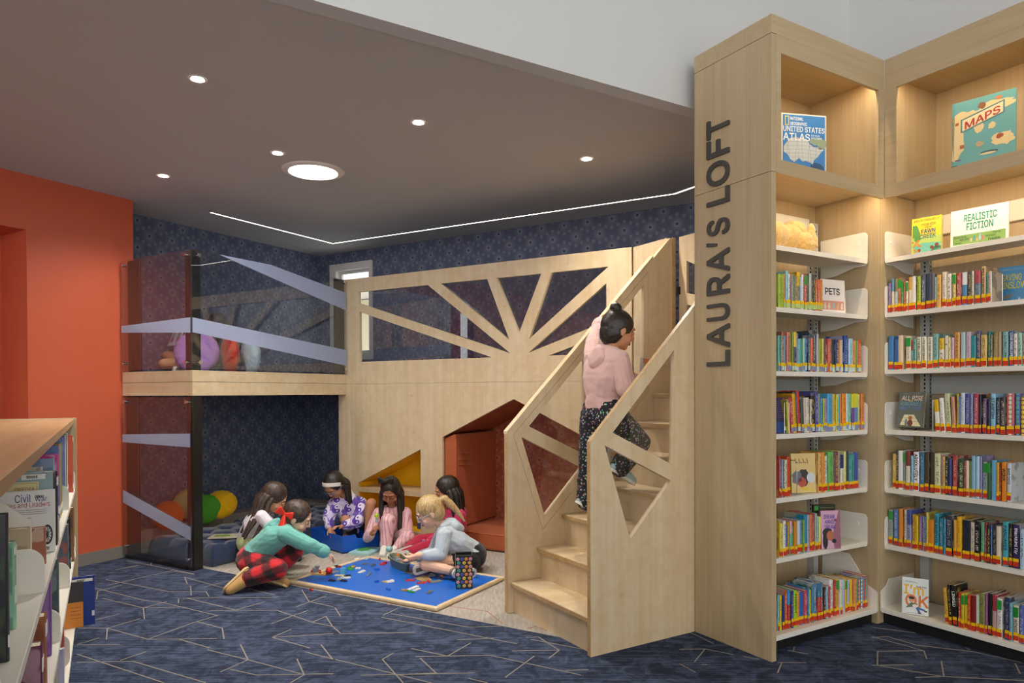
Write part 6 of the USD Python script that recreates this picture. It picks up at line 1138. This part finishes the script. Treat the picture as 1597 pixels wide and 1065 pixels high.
def child(key, label, skin, hair, fwd, up=(0, 0, 1), top='teal_fleece', bottom='denim', sleeve=.9, leg=.95, shoe='shoe_white', boot=False, hood=None, hair_style='long', length=.30, sole='sole_white',
          palmR=(0, 0, -1), palmL=(0, 0, -1), curlR=.6, curlL=.6, loose=.010, gaze_down=True, hem=None, hs=1.13, drift=(0, 0, 0)):
    J = {n: V(*map(float, s.split(','))) / 1000 for n, s in zip(JN, JOINTS[key].split())}
    x = UsdGeom.Xform.Define(stage, numbered('/World/person'))
    org = V(J['pelvis'][0], J['pelvis'][1], min(J[n][2] for n in ('toR', 'toL', 'pelvis')) - .03)
    x.AddTranslateOp().Set(Gf.Vec3d(*map(float, org))); tag(x.GetPrim(), label, 'person')
    T = Thing(x.GetPrim(), 'W', org)
    f = nrm(V(*fwd)); u = nrm(V(*up) - f * (V(*up) @ f)); r = np.cross(f, u)
    hc = J['head']
    def H(a, b, c): return hc + hs * (r * a + f * b + u * c)
    def HE(c, rad, n=18):
        A = np.c_[r * rad[0], f * rad[1], u * rad[2]] * hs
        return m3.Manifold.sphere(1.0, n).transform(np.c_[A, H(*c)])
    # skin: one body from crown to feet
    sx = nrm(J['shR'] - J['shL']); hx = nrm(J['hipR'] - J['hipL'])
    inR, inL = J['shR'] - sx * .025, J['shL'] + sx * .025
    mid = (J['pelvis'] + J['chest']) / 2
    nb = J['neck']; nt = H(0, -.012, -.055)
    def torso(e): return [hullm(sp(J['pelvis'] + hx * .045, .080 + e), sp(J['pelvis'] - hx * .045, .080 + e), sp(mid, .082 + e)),
                          hullm(sp(mid, .080 + e), sp(mid + sx * .028, .076 + e), sp(mid - sx * .028, .076 + e), sp(J['chest'] + sx * .05, .076 + e), sp(J['chest'] - sx * .05, .076 + e)),
                          hullm(sp(J['chest'] + sx * .05, .076 + e), sp(J['chest'] - sx * .05, .076 + e), sp(inR, .042 + e), sp(inL, .042 + e), sp(nb - nrm(nb - J['chest']) * .03, .048 + e))]
    def arm(s, e, fr=1.0):
        sh, el, wr = J['sh' + s], J['el' + s], J['wr' + s]
        o = [hullm(sp(inR if s == 'R' else inL, .040 + e), sp(sh, .042 + e)), bone(sh, el, .041 + e, .032 + e)]
        q = el + (wr - el) * fr - (nrm(wr - el) * (.012 + e) if e else 0); return o + [bone(el, q, .032 + e, .032 + (.021 - .032) * fr + e)]
    def legs(s, e, fr=1.0):
        hp, kn, an = J['hip' + s], J['kn' + s], J['an' + s]
        o = [hullm(sp(J['pelvis'], .078 + e), sp(hp, .072 + e)), bone(hp, kn, .071 + e, .048 + e)]
        q = kn + (an - kn) * fr; return o + [bone(kn, q, .047 + e, .047 + (.031 - .047) * fr + e)]
    ms = torso(0) + [bone(nb - (nb - J['chest']) * .2, nt, .042, .036)]
    for s, pn, cu in (('R', palmR, curlR), ('L', palmL, curlL)):
        ms += arm(s, 0) + legs(s, 0) + [bone(J['an' + s], J['an' + s] + nrm(J['to' + s] - J['an' + s]) * .085, .024, .017)] + hand(J['wr' + s], J['ha' + s], V(*pn), cu, .92, s == 'L')
    ms += [HE((0, -.010, .022), (.071, .089, .083), 22), HE((0, .018, -.030), (.058, .064, .072), 20), hullm(HE((0, .052, -.083), (.020, .018, .016)), HE((0, .020, -.060), (.046, .040, .030))),
           hullm(HE((0, .082, .006), (.006, .006, .006), 8), HE((0, .093, -.026), (.0095, .009, .008), 8)), hullm(HE((-.011, .082, -.030), (.006, .006, .005), 8), HE((.011, .082, -.030), (.006, .006, .005), 8), HE((0, .093, -.027), (.008, .007, .006), 8)),
           HE((.036, .050, -.040), (.022, .022, .022), 12), HE((-.036, .050, -.040), (.022, .022, .022), 12), HE((.070, -.006, -.012), (.009, .018, .027), 12), HE((-.070, -.006, -.012), (.009, .018, .027), 12), HE((0, .072, .022), (.046, .012, .012), 12)]
    body = part(T, 'body', finish_mesh(U(ms), .0095, 3), M[skin], smooth=True)
    # the face
    for s in (-1, 1):
        if gaze_down:
            part(T, 'eyelid', finish_mesh(HE((.028 * s, .0725, -.003), (.0135, .0085, .009), 12), .006, 1), M[skin], smooth=True)
            part(T, 'eyelash', tube([H(.028 * s + a, .0795 - 30 * a * a, -.0085 - 8 * a * a * 0) for a in (-.012, -.004, .004, .012)], .0018, 6), M['eye_dark'])
        else:
            part(T, 'eye', to_tm(HE((.028 * s, .0715, -.003), (.0125, .0090, .0075), 12)), M['eye_white'], smooth=True); part(T, 'iris', to_tm(HE((.028 * s, .0785, -.004), (.0058, .0035, .0062), 10)), M['eye_dark'], smooth=True)
        part(T, 'eyebrow', tube([H((.015 + k * .012) * s, .0845 - k * .0045, .016 + (.003, .005, .001)[k]) for k in range(3)], (.0028, .003, .0018), 6), M['brow'])
    part(T, 'mouth', U([HE((0, .0755, -.0575), (.017, .010, .0035), 12), HE((0, .0745, -.0635), (.014, .010, .0042), 12)]), M['lips'], smooth=True)
    # clothes
    arms = arm('R', loose, sleeve) + arm('L', loose, sleeve)
    topm = U(torso(loose) + arms)
    cutn = bone(nb + nrm(nt - nb) * .012, nt + nrm(nt - nb) * .1, .05, .06)
    part(T, 'top', finish_mesh(topm - cutn, .011, 4, .0085, 3, 13.0), M[top], smooth=True)
    if hem:
        for s in 'RL':
            el, wr = J['el' + s], J['wr' + s]; d = nrm(wr - el); q = el + (wr - el) * sleeve - d * .006
            part(T, 'cuff', finish_mesh(bone(q - d * .012, q + d * .012, .029 + loose, .027 + loose), .008, 2), M[hem], smooth=True)
    if hood:
        bk = nb - f * .035; dn = nrm(J['chest'] - nb); bn = dn; bk_ = nrm(np.cross(sx, dn)); bk_ = bk_ if bk_ @ f < 0 else -bk_
        part(T, 'hood', finish_mesh(U([hullm(sp(nb + sx * .056 - f * .01, .030), sp(bk - f * .02 + dn * .01, .044), sp(nb - sx * .056 - f * .01, .030)), hullm(sp(bk - bn * .0 + dn * .03 + bk_ * .035, .046), sp(bk + dn * .10 + bk_ * .055, .034), sp(bk + dn * .06 + sx * .04 + bk_ * .04, .036), sp(bk + dn * .06 - sx * .04 + bk_ * .04, .036)), bone(nb + sx * .058 + dn * .005, nb + f * .05 + dn * .03, .026, .016), bone(nb - sx * .058 + dn * .005, nb + f * .05 + dn * .03, .026, .016)]), .009, 5, .004, 8), M[hood], smooth=True)
    pm = U([hullm(sp(J['pelvis'] + hx * .045, .086 + loose), sp(J['pelvis'] - hx * .045, .086 + loose), sp(J['pelvis'] + (mid - J['pelvis']) * .55, .080 + loose * .4))] + legs('R', loose * 1.25, leg) + legs('L', loose * 1.25, leg)) if leg > .3 else \
        U([hullm(sp(J['pelvis'] + hx * .045, .086 + loose), sp(J['pelvis'] - hx * .045, .086 + loose), sp(J['pelvis'] + (mid - J['pelvis']) * .55, .080))] + [bone(J['hip' + s], J['hip' + s] + (J['kn' + s] - J['hip' + s]) * .35, .082, .072) for s in 'RL'])
    part(T, 'trousers' if leg > .3 else 'shorts', finish_mesh(pm, .011, 4, .0075, 12, 13.0), M[bottom], smooth=True)
    # shoes
    for s in 'RL':
        an, to, kn = J['an' + s], J['to' + s], J['kn' + s]
        d = nrm(to - an); k = nrm(kn - an); dn = -nrm(k - d * (k @ d)); sd = np.cross(d, dn)
        heel = an - d * .028 + dn * .012; toe = an + d * (.125 if not boot else .120) + dn * .016
        up_ = [bone(an + k * (.10 if boot else .012), an, .050 if boot else .036, .046 if boot else .036)]
        m_ = U(up_ + [hullm(sp(heel, .036 if not boot else .042), sp(an + d * .02, .036 if not boot else .044), sp(toe - sd * .010, .024 if not boot else .032), sp(toe + sd * .010, .024 if not boot else .032))])
        sh_ = part(T, 'boot' if boot else 'shoe', finish_mesh(m_, .009, 4), M[shoe], smooth=True)
        h_ = lambda c, rr: U([m3.Manifold.cylinder(.014, rr, rr, 14).translate((0, 0, -.007)).transform(np.c_[sd, d, np.cross(sd, d), c])])
        off = .026 if not boot else .036
        part(sh_, 'sole', m3.Manifold.batch_hull([h_(heel + dn * off, .034 if not boot else .04), h_(toe - sd * .008 + dn * (off - .012), .028 if not boot else .034), h_(toe + sd * .008 + dn * (off - .012), .028 if not boot else .034)]), M[sole], smooth=30)
    # hair
    cap = U([HE((0, -.016, .024), (.080, .094, .089), 24), HE((0, -.035, -.02), (.076, .070, .075), 20)])
    cap = cap - HE((0, .092, -.046), (.067, .086, .112), 22)
    if hair_style in ('sleek', 'tail', 'bun'): cap = cap - HE((0, .040, -.085), (.12, .062, .082), 20)
    hm = [cap]
    back = -f
    def lock(a, b, c, ln, out=.02, r0=.026, r1=.012, drift=(0, 0, 0)):
        p0 = H(a, b, c); o = nrm(r * a * 1.2 + f * b * .6 + 1e-6 * u) * out; p1 = p0 + o * .9 - u * .05; p2 = p1 + o * .4 + V(0, 0, -ln * .45) + V(*drift) * .4; p3 = p2 + V(0, 0, -ln * .55) + V(*drift)
        return [tube([p0, p1, p2, p3], [r0, r0 * 1.05, r0 * .85, r1], 10)]
    if hair_style in ('long', 'front'):
        R_ = random.Random(hash(key) % 97 if False else len(key) * 7)
        for a, b in ((-.066, -.01), (.066, -.01), (-.062, -.045), (.062, -.045), (-.035, -.075), (.035, -.075), (0, -.085), (-.05, -.065), (.05, -.065)):
            dr = tuple((back * .02 + r * a * .2) * (1 if hair_style == 'long' else .4) + V(0, 0, R_.uniform(-.02, .02)) + V(*drift))
            hm += lock(a, b, -.012, length * R_.uniform(.85, 1.05), .016, .024, .010, dr)
        if hair_style == 'front':
            for a in (-.066, -.058, .058, .066): hm += lock(a, .022, -.01, length * 1.05, .012, .021, .011, tuple(f * .03))
    elif hair_style == 'tail':
        p0 = H(0, -.095, .035); ps = [p0, p0 + back * .05 + V(0, 0, -.012), p0 + back * .10 + V(0, 0, -length * .30), p0 + back * .16 + V(0, 0, -length * .62), p0 + back * .22 + V(0, 0, -length)]
        hm += [tube(ps, [.020, .028, .031, .022, .007], 12)]
    elif hair_style == 'bun':
        hm += [HE((0, -.045, .115), (.034, .034, .030), 14), HE((0, -.05, -.045), (.06, .05, .05), 14)]
    elif hair_style == 'sleek':
        hm += [tube([H(0, -.095, .01), H(0, -.125, -.01), H(0, -.13, -.05)], [.02, .022, .012], 10)]
    part(T, 'hair', finish_mesh(U(hm), .0095, 3, .003, 4, 60.0), M[hair], smooth=True)
    return T, J, H, HE, dict(f=f, u=u, r=r)
def glasses(T, H, mat):
    for s in (-1, 1):
        a = np.linspace(0, 2 * math.pi, 15)
        part(T, 'glasses_rim', tube([H(s * .029 + .020 * math.cos(t), .088, -.004 + .015 * math.sin(t)) for t in a], .0020, 6), M[mat])
        part(T, 'glasses_arm', tube([H(s * .049, .086, .0), H(s * .075, .055, .002), H(s * .077, .0, -.002)], .0018, 6), M[mat])
    part(T, 'glasses_bridge', tube([H(-.009, .089, -.001), H(0, .092, .001), H(.009, .089, -.001)], .0018, 6), M[mat])

T, J, H, HE, ax = child('teal', 'person squatting in a teal hoodie, red plaid trousers and tan boots at the board', 'skin_light', 'hair_brown', (.86, .10, -.42), (.42, 0, .9), 'teal_fleece', 'red_plaid', .86, .9, 'suede', True, 'teal_fleece', hair_style='sleek', sole='sole_tan', loose=.022, hem='teal_fleece', palmR=(0, 0, -1), palmL=(.2, -.4, .9), curlL=.35)
part(T, 'ribbon', [finish_mesh(U([hullm(sp(H(.055, -.075, .0), .010), sp(H(.075, -.115, .03), .012), sp(H(.075, -.125, -.005), .012)), hullm(sp(H(.055, -.075, .0), .010), sp(H(.085, -.03, .03), .012), sp(H(.085, -.025, .0), .012)), hullm(sp(H(.055, -.075, .0), .011), sp(H(.09, -.05, -.06), .012), sp(H(.08, -.02, -.10), .013), sp(H(.085, -.07, -.07), .010))]), .008, 2)], M['red_ribbon'], smooth=True)
wl, hl = J['wrL'], J['haL']; part(T, 'glove', finish_mesh(U([bone(J['elL'] + (wl - J['elL']) * .5, wl, .035, .030), hullm(sp(wl, .026), sp(wl + (hl - wl) * .9 + V(0, 0, .012), .024))]), .008, 3), M['black_cotton'], smooth=True)
T, J, H, HE, ax = child('hidden', 'person with long dark hair and a pale top half hidden behind the teal hoodie', 'skin_mid', 'hair_brown', (.72, .30, -.55), (.5, .1, .85), 'white_knit', 'green_leggings', .95, .97, 'shoe_white', hair_style='long', length=.30, loose=.014, drift=(-.055, -.05, .0))
T, J, H, HE, ax = child('purple', 'person in a purple and white patterned fleece reaching into the blue bin', 'skin_tan', 'hair_black', (-.30, -.62, -.72), (-.25, -.45, .85), 'ring_fleece', 'black_cotton', .97, .2, 'shoe_white', hood='white_fleece', hair_style='long', length=.20, loose=.024, palmL=(0, -.3, -1))
t_ = nrm(ax['f'] + ax['u']); n_ = nrm(ax['u'] - ax['f'])
band_ = (HE((0, -.016, .026), (.086, .100, .095), 24) - HE((0, -.016, .024), (.078, .092, .086), 24)) ^ m3.Manifold.cube((.4, .034, .4), True).transform(np.c_[ax['r'], n_, t_, H(0, .004, .022) + t_ * .2])
part(T, 'headband', band_, M['white_fleece'], smooth=30); glasses(T, H, 'frame_blue')
T, J, H, HE, ax = child('pink', 'person with very long black hair in pink striped satin pyjamas, knee drawn up', 'skin_brown', 'hair_black', (-.06, -.80, -.58), (0, -.58, .8), 'pink_satin', 'pink_satin', .97, .97, 'shoe_white', hair_style='front', length=.30, loose=.016, palmR=(.9, 0, 0), curlR=1.0, palmL=(-.3, 0, -1))
for s in (-1, 1): part(T, 'bow', finish_mesh(hullm(sp(H(.02, .02, .118), .012), sp(H(.02 + s * .05, .015, .14), .014), sp(H(.02 + s * .05, .015, .10), .014)), .008, 2), M['hair_black'], smooth=True)
T, J, H, HE, ax = child('magenta', 'person with long dark hair in a magenta top, in front of the house-shaped nook', 'skin_tan', 'hair_black', (-.93, -.22, -.30), (-.25, 0, .95), 'magenta_knit', 'crimson', .95, .97, 'shoe_grey', hood='magenta_knit', hair_style='long', length=.22, loose=.010, palmL=(-.4, 0, .8), palmR=(-.4, 0, .8))
T, J, H, HE, ax = child('blond', 'person with a blond ponytail, glasses and a pale grey hoodie, cross-legged on the board', 'skin_light', 'hair_blond', (-.86, -.22, -.46), (-.42, -.1, .9), 'heather_grey', 'black_cotton', .75, .2, 'shoe_grey', hood='heather_grey', hair_style='tail', length=.27, sole='sole_white', loose=.020, palmL=(-.2, 0, 1), palmR=(-.2, 0, 1))
glasses(T, H, 'frame_pale'); part(T, 'hair_tie', finish_mesh(U([sp(H(0, -.103, .034), .020)]), .008, 2), M['shoe_white'], smooth=True)
T, J, H, HE, ax = child('reader', 'person reading up on the loft behind the lilac cushion, knees bare', 'skin_mid', 'hair_brown', (-.80, .25, -.45), (-.4, .1, .9), 'white_knit', 'black_cotton', .5, .2, 'shoe_white', hair_style='long', length=.16, loose=.010, palmR=(.3, 0, 1), palmL=(.3, 0, 1))
T, J, H, HE, ax = child('climber', 'person climbing the stair in a pink hoodie and dark speckled trousers', 'skin_tan', 'hair_black', (.93, .30, -.22), (.2, .05, .97), 'pink_fleece', 'speckled_cotton', .97, .97, 'shoe_mint', hood='pink_fleece', hair_style='bun', loose=.026, hem='pink_fleece', palmL=(.35, -.6, -.7), curlL=.9, palmR=(-.6, .5, .2), curlR=.8)
# ---------------------------------------------------------------- toys on and by the board, things in hands
brick('pale blue upright block with a yellow face mark, left part of the play board', -3.685, 3.83, BZ, 2, 2, .045, 20, '5fb4d8', u=.017)
t = stand('red_brick_piece', 'small red brick piece lying on the grey carpet before the board', 'toy brick', to_world('L', (-3.632, 3.455, .0012)), -50)
part(t, 'block', cbx(-.022, .022, -.006, .006, 0, .009, .0008), hexm('d02a1c', .3)); part(t, 'stud', [cyl((x, 0, .009), (x, 0, .012), .004, 8) for x in (-.014, -.004, .006, .016)], hexm('d02a1c', .3))
t = stand('brick_vehicle', 'little brick-built vehicle with a red domed top at the left corner of the board', 'toy', to_world('L', (-3.845, 3.73, BZ)), -12)
part(t, 'chassis', cbx(-.05, .06, -.028, .028, .0, .014, .001), hexm('c9a860', .3)); part(t, 'studs', [cyl((x, y, .014), (x, y, .0172), .0046, 8) for x in np.arange(-.04, .055, .0135) for y in (-.018, 0, .018)], hexm('c9a860', .3))
part(t, 'engine', [cbx(-.035, -.005, -.02, .02, .0145, .05, .001), cbx(-.02, .01, -.012, .012, .0505, .066, .001)], hexm('8a8e94', .3)); part(t, 'lamp', [cbx(-.048, -.037, -.02, -.008, .0145, .034, .001), cbx(.0, .012, .012, .022, .0145, .03, .001), cbx(.02, .034, -.026, -.014, .0145, .026, .001)], hexm('c8281e', .3))
part(t, 'bumper', cbx(.05, .068, -.03, .03, .0, .011, .001), hexm('e08a24', .3)); part(t, 'dome', to_tm(m3.Manifold.sphere(.026, 24).translate((.085, .008, .030))), hexm('cc2018', .25), smooth=True); part(t, 'dome_base', cbx(.062, .108, -.016, .03, 0, .008, .001), hexm('5a5e64', .3))
# the reader's book
t = stand('open_book', 'open white picture book held up on the loft by the reading person', 'book', (-3.205, 6.50, 1.84), -38, 22)
part(t, 'page', [cbx(-.10, -.001, 0, .004, 0, .17, .0006), cbx(.001, .10, 0, .004, 0, .17, .0006)], hexm('e8e2e4')); part(t, 'cover', [cbx(-.104, .104, .0045, .0075, -.004, .174, .0006)], hexm('b8a8b4'))
part(t, 'picture', [flat(sbox(-.085, .03, -.02, .135), 1), flat(sbox(.02, .03, .085, .135), 1)], hexm('a8b4d4')); part(t, 'figure_print', [flat(blob(-.05, .06, .018, .028), 2), flat(blob(.05, .06, .014, .03), 2)], hexm('c0566a'))
# what the climbing person carries
t = stand('carried_book', 'pale book with an orange and green edge carried up the stair', 'book', (.835, 4.325, 1.395), 62, -4)
part(t, 'cover', [cbx(-.075, .075, 0, .002, 0, .20, .0006), cbx(-.075, .075, .016, .018, 0, .20, .0006), cbx(-.0765, -.075, 0, .018, 0, .20, .0003)], hexm('b9b6ae')); part(t, 'pages', bx(-.0748, .072, .0022, .0158, .002, .198), M['paper'])
part(t, 'cover_print', [flat(sbox(-.07, .165, .07, .195), 1), flat(sbox(-.06, .02, .06, .06), 1)], hexm('c8783c')); part(t, 'cover_print', flat(sbox(-.04, .13, .04, .160), 1), hexm('6a9a5a'))
# what the pink-striped person holds
t = stand('toy_figure', 'small lime and clear toy held up in the fist above the blue bin', 'toy', (-1.162, 5.87, .275), 20)
part(t, 'shaft', cyl((0, 0, 0), (0, 0, .05), .012, 14), hexm('a8b8b0', .2)); part(t, 'cap', to_tm(m3.Manifold.sphere(.018, 20).translate((0, 0, .062))), hexm('a8cc2a', .3), smooth=True); part(t, 'ring', cyl((0, 0, .044), (0, 0, .052), .017, 16), hexm('c8d84a', .3))
t = stand('toy_ball', 'pale aqua toy ball held near the carpet by the pink-striped person', 'toy', (-1.045, 5.815, .030), 0)
part(t, 'ball', to_tm(m3.Manifold.sphere(.029, 24).translate((0, 0, .03))), hexm('8fc0c4', .25), smooth=True); part(t, 'seam', cyl((0, 0, .029), (0, 0, .031), .0295, 24), hexm('6aa4aa', .3))
t = stand('toy_gem', 'tiny rainbow toy pinched by the person in the magenta top', 'toy', (-.745, 5.755, .125), 30)
for k, c in enumerate(('e0b83c', '6a9ad0', 'b07ac0')): part(t, 'facet', cbx(-.012, .012, -.010, .010, .009 * k, .009 * k + .0085, .002), hexm(c, .25))
